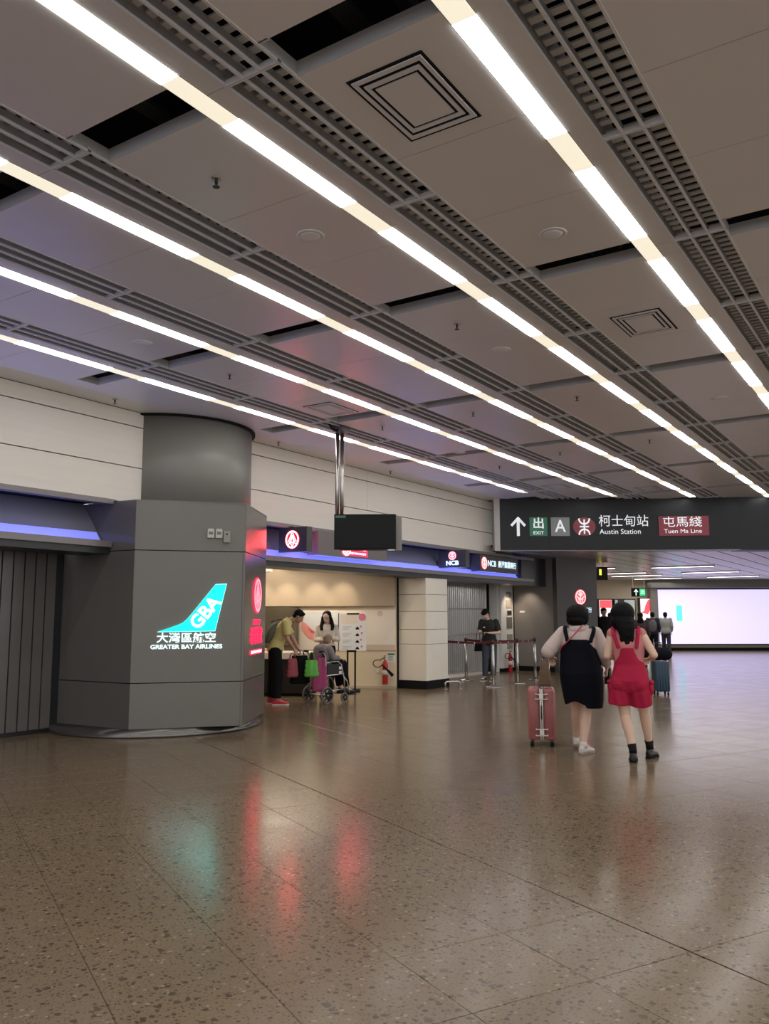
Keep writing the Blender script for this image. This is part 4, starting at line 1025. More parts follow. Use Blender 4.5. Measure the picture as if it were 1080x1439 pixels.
X_, Y_, Z_ = Vector((1, 0, 0)), Vector((0, 1, 0)), Vector((0, 0, 1))

# --- woman in the navy pinafore dress
J = dict(pelvis=(.01, 0, .86), waist=(.005, 0, 1.02), chest=(0, .0, 1.20), neck=(.0, .01, 1.385), latp=X_, latc=X_, head=(.012, .03, 1.505), look=(.75, .65, -.06),
  shL=(-.175, 0, 1.325), elL=(-.34, -.05, 1.115), wrL=(-.325, .15, 1.045), hdL=(.1, .8, -.5), hnL=(.3, 0, -1), htL=(1, 0, 0),
  shR=(.185, 0, 1.32), elR=(.275, .0, 1.09), wrR=(.295, .13, .935), hdR=(-.05, .35, -.9), hnR=(-1, 0, 0), htR=(0, 1, 0), arm_g=1.1, belly=1.15,
  hiL=(-.07, .05, .84), knL=(-.045, .20, .45), anL=(-.065, .40, .115), ftL=(.1, 1, 0), hiR=(.08, 0, .84), knR=(.05, .03, .45), anR=(.012, -.03, .095), ftR=(.55, .8, 0), curl=.9)
loc, rz = spot(812, 9.52)
t, g, M = person('woman in navy pinafore dress over pale hoodie, seen from behind pulling the pink suitcase', loc, rz, J, .0075, M_skin, girth=1.1, leg_g=1.12, neck_r=.055)
M_navy = mat('navy_dress_cloth', (.006, .007, .012), .8, spec=.08, var=.2, scale=30, bump=.2); M_hood = mat('pale_pink_hoodie', (.56, .46, .43), .8, var=.05, scale=14, bump=.3)
mb = MB(); torso(mb, J, 1.14, .012, belly=1.1); sleeves(mb, J, 1.85, .070, .082, .044); sleeves(mb, J, .9, .072, .085, .05)
remesh('hoodie', mb, M_hood, t, .008, 4)
mb = MB(); mb.tube([(math.cos(a_)*.088, .02+math.sin(a_)*.080, 1.385+.012*math.sin(a_)) for a_ in [2*math.pi*i/18 for i in range(19)]], .026, 10); mb.ell((-.01, -.075, 1.36), (.095, .035, .045))
remesh('hood', mb, M_hood, t, .008, 3)
mb = MB()
loft(mb, [((.03, 0, .52), X_, Y_, .205, .175), ((.028, 0, .60), X_, Y_, .218, .190), ((.018, -.01, .75), X_, Y_, .232, .205), ((.008, -.012, .88), X_, Y_, .236, .215), ((0, -.006, 1.02), X_, Y_, .216, .192), ((-.005, 0, 1.13), X_, Y_, .198, .185), ((-.008, -.005, 1.20), X_, Y_, .168, .182), ((-.008, -.005, 1.25), X_, Y_, .142, .172)], 28)
o = remesh('pinafore_dress', mb, M_navy, t, .009, 3)
me = o.data
for v in me.vertices:      # lifted hem at the middle of the back, gentle folds
    if v.co.z < .75:
        k_ = (.75-v.co.z)/.23
        v.co.z += k_*.055*math.exp(-((v.co.x+.06)/.09)**2) - k_*.02*(v.co.x > .05)
        v.co.y += .008*k_*math.sin(v.co.x*55); 
for pts in (((-.150, -.045, 1.385), (-.148, -.112, 1.345), (-.125, -.160, 1.23)), ((.165, -.045, 1.375), (.158, -.112, 1.33), (.12, -.160, 1.22))):
    mb = MB(); mb.tube(pts, .023, 10); mb.tube([pts[0], (pts[0][0]*.93, .04, 1.38), (pts[0][0]*.9, .11, 1.28)], .019, 10); remesh('shoulder_strap', mb, M_navy, t, .007, 2)
MB().tube([(.035, -.10, 1.40), (-.03, -.148, 1.33), (-.10, -.178, 1.255), (-.19, -.13, 1.17), (-.215, -.03, 1.10)], .0075, 8).build('bag_strap', mat('red_strap', (.45, .05, .08), .5), t, True)
mb = MB(); c = g(0, 0, 0)
mb.ell(g(0, -.030, .020), (.122, .128, .118), M, 20, 16); mb.ell(g(0, -.055, -.045), (.118, .095, .070), M, 16, 12)
mb.ell(g(.07, .01, -.02), (.032, .062, .075), M, 12, 10); mb.ell(g(-.07, .01, -.02), (.032, .062, .075), M, 12, 10); mb.ell(g(0, .072, .075), (.062, .035, .030), M, 12, 10)
o = remesh('hair', mb, M_hair, t, .007, 2)
rnd = random.Random(3)
for v in o.data.vertices: v.co += Vector((rnd.uniform(-1, 1), rnd.uniform(-1, 1), rnd.uniform(-1, 1)))*.0022
mb = MB().tube([(J['knR'][0]+.012-.05, -.03, .115), (.012, -.03, .165)], .043, 14)
for sd, gr, p_ in (('R', 0., 0), ('L', None, 0.)):
    a = Vector(J['an'+sd]); mbs = MB(); mbs.tube([a+Vector((0, 0, -.03)), a+Vector((0, .0, .035))], [.043, .040], 14); mbs.build('sock', M_shoew, t, True)
    shoe(t, a, J['ft'+sd], M_shoew, mat('shoe_sole_tan_'+sd, (.35, .27, .2), .7), 1.0, ground=0.0 if sd == 'R' else .03)
q = MB().bbox(-.028, .028, -.01, .01, -.10, .04, .006); q.xf(Matrix.Translation(Vector(J['wrR'])+Vector((.0, .06, -.09)))); tag(q.build('phone', M_black), 'dark phone held low in the right hand of the pinafore woman', 'phone'); bpy.data.objects['phone'].matrix_world = Matrix.Translation(loc)@Matrix.Rotation(rz, 4, 'Z')

# --- woman in red overalls
J = dict(pelvis=(.005, 0, .84), waist=(.01, 0, 1.01), chest=(.0, .0, 1.20), neck=(-.015, .01, 1.385), latp=X_, latc=X_, head=(-.035, .03, 1.505), look=(.25, .95, -.12),
  shL=(-.158, 0, 1.325), elL=(-.215, -.02, 1.085), wrL=(-.10, .17, 1.06), hdL=(.6, .7, .1), hnL=(0, 0, -1), htL=(.5, 0, .5),
  shR=(.135, 0, 1.33), elR=(.262, -.05, 1.10), wrR=(.22, .18, 1.05), hdR=(-.3, .9, -.1), hnR=(0, 0, -1), htR=(-1, 0, 0), arm_g=1.05, belly=1.0,
  hiL=(-.085, 0, .82), knL=(-.055, .02, .47), anL=(.012, -.05, .12), ftL=(.0, 1, 0), hiR=(.09, .03, .82), knR=(.145, .14, .49), anR=(.185, .24, .13), ftR=(.35, .9, 0), curl=.7)
loc, rz = spot(880, 9.02)
t, g, M = person('woman in crimson overall shorts over pink top with long black hair, seen from behind', loc, rz, J, .0075, M_skin, girth=1.0, leg_g=1.02)
M_crim = mat('crimson_overall_cloth', (.42, .016, .055), .75, spec=.2, var=.12, scale=25, bump=.25); M_pink = mat('pink_top_cloth', (.56, .20, .20), .75, var=.05, scale=15, bump=.2)
mb = MB(); torso(mb, J, 1.03, .008); capsule(mb, [J['shL'], Vector(J['shL']).lerp(Vector(J['elL']), .10)], [.056, .054]); capsule(mb, [J['shR'], Vector(J['shR']).lerp(Vector(J['elR']), .10)], [.056, .054])
remesh('pink_top', mb, M_pink, t, .008, 3)
mb = MB()
loft(mb, [((.01, -.0, .70), X_, Y_, .15, .10), ((.01, -.005, .74), X_, Y_, .195, .125), ((.01, -.012, .83), X_, Y_, .200, .145), ((.01, -.005, .92), X_, Y_, .180, .134), ((.01, 0, 1.0), X_, Y_, .155, .125), ((.0, 0, 1.08), X_, Y_, .130, .131), ((-.004, 0, 1.175), X_, Y_, .108, .138)], 28)
for sd, xx in (('L', -.10), ('R', .105)):
    mb.ell((xx*.95, -.015, .80), (.108, .135, .12)); mb.tube([(xx*.95, -.012, .82), (xx*1.0, -.005, .72), (xx*1.05, .01+.03*(sd == 'R'), .585)], [.105, .116, .120], 22)
o = remesh('overall_shorts', mb, M_crim, t, .008, 3)
for v in o.data.vertices:
    v.co.y += .006*max(0, min(1, (.85-v.co.z)/.2))*math.sin(v.co.x*70+v.co.z*12)
for sx_ in (-1, 1):
    mb = MB(); mb.ell((.012+sx_*.205, .0, .755), (.030, .075, .085)); mb.ell((.012+sx_*.215, .0, .815), (.028, .08, .022)); remesh('side_pocket', mb, M_crim, t, .008, 2)
for pts in (((-.150, -.035, 1.385), (-.142, -.105, 1.32), (-.095, -.128, 1.17)), ((.115, -.03, 1.39), (.108, -.105, 1.32), (.085, -.130, 1.17))):
    mb = MB(); mb.tube(pts, .020, 10); mb.tube([pts[0], (pts[0][0]*.95, .05, 1.37), (pts[0][0]*.8, .12, 1.22)], .017, 10); remesh('overall_strap', mb, M_crim, t, .007, 2)
mb = MB(); mb.ell(g(0, -.035, .03), (.126, .130, .122), M, 20, 16); mb.ell(g(.0, -.06, -.06), (.126, .10, .10), M, 18, 12)
mb.ell(g(.075, .01, -.03), (.035, .06, .085), M, 12, 10); mb.ell(g(-.075, .01, -.03), (.035, .06, .085), M, 12, 10); mb.ell(g(0, .07, .078), (.062, .035, .03), M, 12, 10)
loft(mb, [((-.015, -.10, 1.24), X_, Y_, .035, .02), ((-.01, -.105, 1.30), X_, Y_, .072, .032), ((-.015, -.10, 1.38), X_, Y_, .094, .045), ((-.03, -.07, 1.46), X_, Y_, .105, .07)], 18)
mb.ell((-.005, -.112, 1.235), (.030, .016, .05)); mb.ell((-.06, -.11, 1.29), (.022, .016, .06)); mb.ell((.045, -.108, 1.29), (.022, .016, .065))
o = remesh('hair', mb, M_hair, t, .007, 2)
for v in o.data.vertices: v.co += Vector((rnd.uniform(-1, 1), rnd.uniform(-1, 1), rnd.uniform(-1, 1)))*.0022
for sd in 'LR':
    a = Vector(J['an'+sd]); k_ = Vector(J['kn'+sd]); b_ = a.lerp(k_, .17)
    MB().tube([a+Vector((0, 0, -.03)), a, b_], [.042, .041, .046], 14).build('sock', M_black, t, True)
    shoe(t, a, J['ft'+sd], M_shoeb, M_black, 1.0, ground=0.0 if sd == 'L' else .0)

# --- man in yellow shirt bending over the wheelchair
J = dict(pelvis=(-.0, 0, .96), waist=(.045, 0, 1.10), chest=(.115, 0, 1.27), neck=(.225, 0, 1.445), latp=-Y_, latc=-Y_, head=(.40, .0, 1.515), look=(.82, -.12, -.5),
  shL=(.17, .165, 1.40), elL=(.30, .18, 1.14), wrL=(.40, .10, .955), hdL=(.4, -.3, -.6), hnL=(-1, 0, 0), htL=(0, -1, 0),
  shR=(.165, -.165, 1.395), elR=(.21, -.215, 1.12), wrR=(.325, -.13, .945), hdR=(.45, .1, -.8), hnR=(-.6, .6, 0), htR=(0, 1, .3), belly=1.0,
  hiL=(-.01, .085, .93), knL=(-.02, .10, .50), anL=(-.06, .12, .09), ftL=(1, .1, 0), hiR=(.0, -.085, .93), knR=(.035, -.09, .50), anR=(.03, -.10, .09), ftR=(1, -.1, 0), curl=1.)
loc, rz = spot(387, 14.8)
t, g, M = person('young man in yellow polo shirt and black trousers bending towards the wheelchair', loc, rz, J, .009, M_skin2, girth=.98)
M_yel = mat('yellow_shirt_cloth', (.60, .50, .20), .75, var=.06, scale=14, bump=.3); M_bt = mat('black_trouser_cloth', (.008, .008, .009), .8, spec=.1)
mb = MB(); torso(mb, J, 1.02, .016); sleeves(mb, J, .75, .075, .070, .05); mb.tube([Vector(J['neck'])-Vector((.03, 0, .03)), Vector(J['neck'])+Vector((.02, 0, .02))], [.075, .068], 14)
remesh('polo_shirt', mb, M_yel, t, .009, 3)
mb = MB(); trousers(mb, J, 1.93, .115, .10, .085, 1.0, .010); remesh('trousers', mb, M_bt, t, .01, 3)
mb = MB(); mb.ell(g(0, -.022, .045), (.086, .098, .082), M, 18, 14); mb.ell(g(0, -.06, -.01), (.078, .052, .06), M); mb.ell(g(0, .045, .082), (.066, .042, .026), M); remesh('hair', mb, M_hair, t, .008, 2)
M_rsh = mat('red_shoe_mesh', (.62, .03, .05), .5)
for sd in 'LR': shoe(t, J['an'+sd], J['ft'+sd], M_rsh, M_shoew, 1.12, ground=0)
bp_ = empty('backpack', Vector(loc)+Matrix.Rotation(rz, 3, 'Z')@Vector((-.03, 0, 1.25)), rz, 'grey green backpack on the back of the yellow shirted man', 'backpack')
mb = MB(); mb.ell((-.045, 0, -.02), (.085, .14, .20), Matrix.Rotation(R(26), 3, 'Y'), 18, 14); mb.ell((-.09, 0, -.09), (.06, .11, .10), Matrix.Rotation(R(26), 3, 'Y'))
M_bpk = mat('backpack_cloth', (.13, .13, .10), .8, var=.1, scale=12, bump=.3)
remesh('pack_body', mb, M_bpk, bp_, .009, 2)
for yy in (-.12, .12): MB().tube([(-.05, yy*.8, .17), (.05, yy, .215), (.14, yy*1.1, .22), (.20, yy*1.1, .12), (.16, yy*1.2, -.03), (.02, yy, -.14)], .013, 8).build('pack_strap', M_bpk, bp_, True)
def softbag(name, label, loc, rz, w_, d_, h_, m, hl=.14, cat='bag', taper=.75, vox=.008):
    """soft carrier bag: z=0 is its underside, with two handle loops"""
    t = empty(name, loc, rz, label, cat)
    mb = MB(); loft(mb, [((0, 0, .01), X_, Y_, w_*.86, d_*.8), ((0, 0, .04), X_, Y_, w_, d_), ((0, 0, h_*.5), X_, Y_, w_*(1+taper)/2, d_*.95), ((.0, 0, h_*.92), X_, Y_, w_*taper, d_*.55), ((0, 0, h_), X_, Y_, w_*taper*.92, d_*.3)], 22, 2.8)
    o = remesh('bag_body', mb, m, t, vox, 2)
    for v in o.data.vertices:
        k_ = min(1, max(0, v.co.z/h_)); v.co.x += .004*math.sin(v.co.z*70+v.co.x*30); v.co.y += .006*math.sin(v.co.x*60)*k_
    for s_ in (-1, 1):
        MB().tube([(-w_*.45, s_*d_*.25, h_*.95), (-w_*.35, s_*d_*.15, h_+hl*.6), (0, 0, h_+hl), (w_*.35, s_*d_*.15, h_+hl*.6), (w_*.45, s_*d_*.25, h_*.95)], .006, 8).build('handle', m, t, True)
    return t
l2, _ = spot(411, 14.74)
softbag('carrier_bag', 'dull red cloth carrier bag held by the yellow shirted man', (l2[0], l2[1], .46), rz+.5, .115, .06, .33, mat('dull_red_cloth', (.26, .045, .06), .7, bump=.2), .10)

# --- wheelchair with a seated person
loc, vz = spot(447, 15.05); HD = R(40); rz = vz+HD
wc = empty('wheelchair', loc, rz, 'attendant wheelchair with small black rear wheels and steel frame', 'wheelchair')
M_al = mat('aluminium_frame', (.60, .58, .55), .3, metal=.9); M_seat = mat('wheelchair_seat_black', (.014, .013, .014), .6); M_tyre = mat('grey_tyre', (.16, .15, .145), .7)
def wheel(name, x, y, r_, wd, par, spokes=6):
    o = empty(name, (x, y, r_)); o.parent = par
    mb = MB(); prof = [(r_-.022, -wd/2), (r_-.006, -wd/2), (r_, -wd*.25), (r_, wd*.25), (r_-.006, wd/2), (r_-.022, wd/2)]
    n = 32; base = 0
    for i, (rr, yy) in enumerate(prof):
        for j in range(n): th = 2*math.pi*j/n; mb.v.append((rr*math.cos(th), yy, rr*math.sin(th)))
    k = len(prof)
    for i in range(k):
        i2 = (i+1) % k
        for j in range(n): j2 = (j+1) % n; mb.f.append((i*n+j, i2*n+j, i2*n+j2, i*n+j2))
    mb.build('tyre', M_tyre, o, True)
    mb = MB()
    for j in range(spokes):
        th = 2*math.pi*j/spokes; mb.tube([(0, 0, 0), ((r_-.018)*math.cos(th), 0, (r_-.018)*math.sin(th))], [.018, .012], 8)
    mb.tube([(0, -wd/2, 0), (0, wd/2, 0)], .025, 14); mb.tube([((r_-.028)*math.cos(2*math.pi*j/24), 0, (r_-.028)*math.sin(2*math.pi*j/24)) for j in range(25)], .011, 8)
    mb.build('rim_and_spokes', M_seat, o, True)
    mb = MB().tube([(0, -wd/2-.012, 0), (0, wd/2+.012, 0)], .010, 10); mb.build('hub_bolt', M_al, o)
for s_ in (-1, 1): wheel('rear_wheel', 0, s_*.25, .145, .036, wc); wheel('caster_wheel', .44, s_*.21, .085, .028, wc, 5)
for s_ in (-1, 1):
    y = s_*.215
    MB().tube([(-.13, y, .90), (-.06, y, .88), (-.015, y, .82), (.0, y, .48), (.0, y, .145)], .0125, 10).build('back_tube', M_al, wc, True)
    MB().tube([(-.15, y, .905), (-.05, y, .895)], .018, 10).build('push_grip', M_black, wc, True)
    MB().tube([(.0, y, .70), (.10, y, .72), (.28, y, .72), (.36, y, .66), (.40, y, .50), (.43, y, .40), (.44, y, .18)], .0115, 10).build('arm_tube', M_al, wc, True)
    MB().tube([(.0, y, .48), (.42, y, .50)], .0115, 10).build('seat_tube', M_al, wc, True); MB().tube([(.0, y, .20), (.44, y, .24)], .0115, 10).build('lower_tube', M_al, wc, True)
    MB().tube([(.42, y*.95, .46), (.52, y*.9, .36), (.58, y*.85, .17), (.60, y*.8, .13)], .010, 8).build('footrest_tube', M_al, wc, True)
    MB().bbox(.57, .72, y*.8-.06, y*.8+.06, .115, .13, .004).build('foot_plate', M_seat, wc)
    MB().bbox(.06, .32, y-.022, y+.022, .725, .75, .008).build('armrest_pad', M_seat, wc)
    MB().box(.03, .38, y-.004, y+.004, .50, .68).build('skirt_guard', M_seat, wc)
MB().bbox(.0, .42, -.20, .20, .47, .52, .015).build('seat', M_seat, wc); MB().bbox(-.02, .01, -.20, .20, .50, .88, .008).build('backrest', M_seat, wc)
MB().tube([(0, -.25, .145), (0, .25, .145)], .012, 10).build('axle', M_al, wc)
for z in (.50, .58): MB().box(.30, .36, -.2225, -.2205, z, z+.05).build('white_label', M_white, wc)
J = dict(pelvis=(.11, 0, .60), waist=(.085, 0, .72), chest=(.10, 0, .86), neck=(.165, 0, .99), latp=-Y_, latc=-Y_, head=(.225, 0, 1.075), look=(.85, .25, -.35),
  shL=(.12, .165, .93), elL=(.17, .21, .77), wrL=(.36, .12, .74), hdL=(.8, -.3, -.1), hnL=(0, 0, -1), htL=(0, -1, 0), shR=(.12, -.165, .93), elR=(.17, -.21, .79), wrR=(.36, -.16, .77), hdR=(.8, .3, -.1), hnR=(0, 0, -1), htR=(0, 1, 0),
  hiL=(.15, .08, .60), knL=(.50, .09, .66), anL=(.60, .09, .215), ftL=(1, .1, 0), hiR=(.15, -.08, .60), knR=(.50, -.09, .67), anR=(.60, -.10, .215), ftR=(1, -.1, 0), curl=.6)
t, g, M = person('elderly grey haired person in a grey jacket seated in the wheelchair, back to viewer', loc, rz, J, .009, M_skin, girth=.98)
mb = MB(); torso(mb, J, 1.05, .022, belly=1.05); sleeves(mb, J, 1.85, .072, .058, .045); mb.ell((.06, 0, .93), (.10, .17, .10)); remesh('grey_jacket', mb, mat('grey_jacket_cloth', (.20, .18, .18), .8, var=.06, scale=12, bump=.3), t, .009, 3)
mb = MB(); trousers(mb, J, 1.88, .098, .080, .062, 1., .01); remesh('trousers', mb, M_bt, t, .01, 3)
mb = MB(); mb.ell(g(0, -.022, .035), (.084, .098, .088), M, 18, 14); mb.ell(g(0, -.055, -.02), (.076, .052, .06), M); remesh('hair', mb, mat('grey_brown_hair', (.23, .165, .12), .7, var=.3, scale=40, bump=.4), t, .008, 2)
for sd in 'LR': shoe(t, J['an'+sd], J['ft'+sd], M_shoeb, M_black, 1., ground=.132)
Rz = Matrix.Rotation(rz, 3, 'Z')
def wpt(x, y, z): return Vector(loc)+Rz@Vector((x, y, z))
b = softbag('carrier_bag', 'big black bag hanging on the back of the wheelchair', wpt(-.255, .20, .33), vz+R(14), .185, .10, .50, M_bt, .10, taper=.8)
b = softbag('carrier_bag', 'bright green carrier bag hanging from the wheelchair handle', wpt(-.235, -.105, .46), vz+R(8), .130, .055, .30, mat('bright_green_bag', (.10, .42, .05), .5, var=.2, scale=14, bump=.4), .14, taper=.8)
b = softbag('carrier_bag', 'magenta shopping bag hanging behind the wheelchair seat', wpt(-.095, -.16, .20), vz+R(12), .135, .04, .60, mat('magenta_bag', (.30, .03, .12), .6, bump=.2), .06, taper=.9)

# --- bakery assistant
J = dict(pelvis=(0, 0, .88), waist=(0, 0, 1.02), chest=(0, -.01, 1.19), neck=(0, -.02, 1.365), latp=-X_, latc=-X_, head=(-.005, -.055, 1.49), look=(-.25, -.85, -.45),
  shL=(.16, 0, 1.31), elL=(.215, -.03, 1.08), wrL=(.075, -.22, 1.085), hdL=(-.8, -.4, .1), hnL=(0, 0, -1), htL=(0, 0, 1), shR=(-.16, 0, 1.31), elR=(-.205, -.03, 1.07), wrR=(-.04, -.22, 1.06), hdR=(.8, -.4, .1), hnR=(0, 0, -1), htR=(0, 0, 1),
  hiL=(.08, 0, .85), knL=(.08, 0, .47), anL=(.08, 0, .09), ftL=(.1, -1, 0), hiR=(-.08, 0, .85), knR=(-.08, 0, .47), anR=(-.08, 0, .09), ftR=(-.1, -1, 0))
loc, rz = spot(459, 16.35)
t, g, M = person('bakery assistant with long black hair and cream top facing the viewer, looking down', loc, rz, J, .009, mat('skin_pale', (.62, .42, .33), .5), girth=.95)
mb = MB(); torso(mb, J, .97, .012); sleeves(mb, J, 1.6, .062, .052, .042); remesh('cream_top', mb, mat('cream_top_cloth', (.62, .55, .47), .75, var=.06, scale=12, bump=.2), t, .009, 3)
mb = MB(); trousers(mb, J, 1.9, .095, .075, .06, .98, .014); remesh('trousers', mb, M_bt, t, .01, 3)
mb = MB(); mb.ell(g(0, -.035, .045), (.088, .095, .082), M, 18, 14)
for sg in (-1, 1): loft(mb, [(g(sg*.075, .005, .03), X_, Y_, .028, .055), (g(sg*.092, .0, -.06), X_, Y_, .032, .05), ((-sg*.108, -.07, 1.33), X_, Y_, .038, .04), ((-sg*.100, -.115, 1.25), X_, Y_, .030, .022)], 14)
loft(mb, [(g(0, -.08, .02), X_, Y_, .08, .05), ((0, .07, 1.36), X_, Y_, .10, .04), ((0, .10, 1.24), X_, Y_, .08, .025)], 14)
remesh('hair', mb, M_hair, t, .008, 2)
for sd in 'LR': shoe(t, J['an'+sd], J['ft'+sd], M_shoeb, M_black, .95, ground=0)

# --- man waiting at the barrier
J = dict(pelvis=(.02, 0, .93), waist=(.02, 0, 1.08), chest=(.015, -.01, 1.27), neck=(-.01, -.03, 1.445), latp=(-.9, .3, 0), latc=(-.88, .4, 0), head=(-.06, -.11, 1.565), look=(-.55, -.6, -.6),
  shL=(.185, -.06, 1.385), elL=(.26, -.10, 1.125), wrL=(.02, -.27, 1.13), hdL=(-.9, -.15, .1), hnL=(0, 0, -1), htL=(0, -.5, 1), shR=(-.15, .07, 1.38), elR=(-.20, -.02, 1.14), wrR=(-.10, -.27, 1.16), hdR=(-.2, -.4, .8), hnR=(1, 0, 0), htR=(0, -1, .5),
  hiL=(.10, 0, .90), knL=(.11, -.02, .49), anL=(.10, -.02, .09), ftL=(-.3, -1, 0), hiR=(-.06, .0, .90), knR=(-.07, -.02, .49), anR=(-.09, 0, .09), ftR=(-.5, -1, 0), curl=.9)
loc, rz = spot(685, 20.1)
t, g, M = person('man in black T-shirt and jeans looking down at his phone behind the belt barrier', loc, rz, J, .010, M_skin, girth=1.02)
mb = MB(); torso(mb, J, 1.04, .016); sleeves(mb, J, .8, .074, .070, .05); remesh('black_shirt', mb, mat('black_shirt_cloth', (.016, .018, .014), .8), t, .010, 3)
mb = MB(); mb.ell((.045, -.125, 1.30), (.022, .012, .035)); mb.build('chest_print', M_white, t, True)
mb = MB(); trousers(mb, J, 1.93, .105, .082, .068, 1.0, .010); remesh('jeans', mb, mat('jeans_cloth', (.05, .065, .085), .8, var=.3, scale=6), t, .01, 3)
mb = MB(); mb.ell(g(0, -.015, .05), (.084, .098, .078), M, 18, 14); mb.ell(g(0, -.06, -.01), (.078, .05, .06), M); mb.ell(g(0, .065, .07), (.062, .034, .03), M); remesh('hair', mb, M_hair, t, .008, 2)
for sd in 'LR': shoe(t, J['an'+sd], J['ft'+sd], M_shoeb, M_shoew, 1.1, ground=0)
for sd in 'LR':
    a = Vector(J['an'+sd]); f_ = unit(J['ft'+sd]); MB().ell((a.x+f_.x*.13, a.y+f_.y*.13, .045), (.045, .05, .03)).build('toe_cap', M_shoew, t, True)
Rz = Matrix.Rotation(rz, 3, 'Z')
q = MB().bbox(-.036, .036, -.006, .006, -.07, .07, .004); q.xf(Matrix.Rotation(R(-50), 4, 'X')); o = q.build('phone', M_black); o.location = Vector(loc)+Rz@Vector((-.105, -.385, 1.20)); o.rotation_euler = (0, 0, rz); tag(o, 'dark phone held up by the man behind the belt barrier', 'phone')
softbag('shoulder_bag', 'small black bag at the hip of the man behind the barrier', Vector(loc)+Rz@Vector((-.24, .02, .68)), rz, .10, .06, .22, M_bt, .30)

# --- far people
def far_person(label, px, D, look, top, bot, hair='short', scale=1., arms=0., long=.0):
    loc, rz = spot(px, D); s_ = scale
    fy = 1 if look[1] > 0 else -1; lx = X_*fy
    J = dict(pelvis=(0, 0, .92*s_), waist=(0, 0, 1.07*s_), chest=(0, 0, 1.25*s_), neck=(0, 0, 1.44*s_), latp=lx, latc=lx, head=(0, .02*fy, 1.565*s_), look=look,
      shL=(-.18*fy, 0, 1.385*s_), elL=(-.235*fy, -.02*fy, 1.12*s_), wrL=(-.22*fy, .10*fy, .90*s_), hdL=(0, .2*fy, -1), hnL=(fy, 0, 0), htL=(0, fy, 0), shR=(.18*fy, 0, 1.385*s_), elR=(.235*fy, -.02*fy, 1.12*s_), wrR=(.22*fy, .10*fy, .90*s_), hdR=(0, .2*fy, -1), hnR=(-fy, 0, 0), htR=(0, fy, 0),
      hiL=(-.09*fy, 0, .89*s_), knL=(-.09*fy, .10, .49*s_), anL=(-.09*fy, .06, .09), ftL=(0, fy, 0), hiR=(.09*fy, 0, .89*s_), knR=(.10*fy, -.02, .49*s_), anR=(.11*fy, -.18, .10), ftR=(0, fy, 0))
    t, g, M = person(label, loc, rz, J, .014, M_skin2, face_=fy < 0)
    mb = MB(); torso(mb, J, 1.06, .02); sleeves(mb, J, 1.9, .078, .062, .048); remesh('jacket', mb, top, t, .014, 2)
    mb = MB(); trousers(mb, J, 1.93, .10, .078, .065, 1., .01); remesh('trousers', mb, bot, t, .014, 2)
    mb = MB(); mb.ell(g(0, -.02, .04), (.088, .1, .085), M); mb.ell(g(0, -.055, -.02), (.08, .055, .07), M)
    if long: mb.ell((0, -.08*fy, (1.44-long/2)*s_), (.10, .05, .12+long/2))
    remesh('hair', mb, M_hair, t, .013, 2)
    for sd in 'LR': shoe(t, J['an'+sd], J['ft'+sd], M_shoeb, M_black, 1.05, ground=0)
    return t, loc, rz
M_gj = mat('grey_hooded_jacket', (.32, .32, .31), .8); M_dj = mat('dark_jacket_cloth', (.018, .018, .03), .8); M_dk = mat('dark_trouser_cloth', (.02, .02, .028), .8)
far_person('distant person in light grey hooded jacket walking away before the lavender screen', 934, 33.8, (0, 1, 0), M_gj, M_dk)
t, loc, rz = far_person('distant person in dark jacket with grey backpack walking left of the grey jacketed one', 916, 32.6, (0, 1, 0), M_dj, M_black)
mb = MB().ell((0, 0, 0), (.15, .09, .24)); bb = empty('backpack', Vector(loc)+Matrix.Rotation(rz, 3, 'Z')@Vector((0, -.19, 1.16)), rz, 'grey backpack worn by the distant person in the dark jacket', 'backpack'); remesh('pack_body', mb, mat('grey_pack_cloth', (.16, .16, .19), .8), bb, .014, 1)
for xx in (-.11, .11): MB().tube([(xx, .03, .18), (xx, .13, .27), (xx, .27, .22)], .015, 6).build('pack_strap', M_dj, bb)
far_person('long haired person in dark top right of the red overall woman, further off', 899, 26.0, (.2, 1, 0), mat('dark_brown_top', (.07, .05, .05), .8), M_black, long=.12, scale=.97)
far_person('tall person in black coat beside the bank pillar edge, left of the red overall woman', 848, 24.2, (.3, -1, 0), M_black, M_black, scale=1.05)
far_person('person in dull mauve top half hidden between black coat and red overall woman', 857, 27.0, (0, 1, 0), mat('mauve_top', (.16, .12, .12), .8), M_black, scale=.97)

# ------------------------------------------------------------------ luggage
loc, rz = spot(757, 10.2)
t = empty('suitcase', loc, rz, 'pink ribbed hard shell suitcase with silver frame and latches', 'suitcase')
M_pk = mat('pink_shell', (.38, .13, .125), .35, var=.06, scale=5); M_pkt = M_pk; M_sil = mat('silver_frame', (.62, .58, .54), .3, metal=.8)
SW, SD, SZ0, SZ1 = .158, .225, .075, .66
MB().bbox(-SW, -.022, -SD, SD, SZ0, SZ1, .035).build('shell_half', M_pk, t, True); MB().bbox(.022, SW, -SD, SD, SZ0, SZ1, .035).build('shell_half', M_pk, t, True)
mb = MB().bbox(-.024, .024, -SD-.004, SD+.004, SZ0-.004, SZ1+.004, .012); mb.build('silver_frame', M_sil, t, True); MB().box(-.003, .003, -SD-.007, SD+.007, SZ0, SZ1+.006).build('frame_gap', M_dark, t)
for i in range(7):
    for sg in (-1, 1):
        x = sg*(.042+.0165*i)
        if i < 6: MB().tube([(x, -SD+.03, SZ1+.001), (x, SD-.03, SZ1+.001)], .005, 6).build('top_rib', M_pk, t, True)
for i in range(6):
    for sg in (-1, 1):
        x = sg*(.045+.017*i); MB().tube([(x, -SD-.001, SZ0+.045), (x, -SD-.001, SZ1-.045)], .0035, 6).build('side_rib', M_pk, t, True)
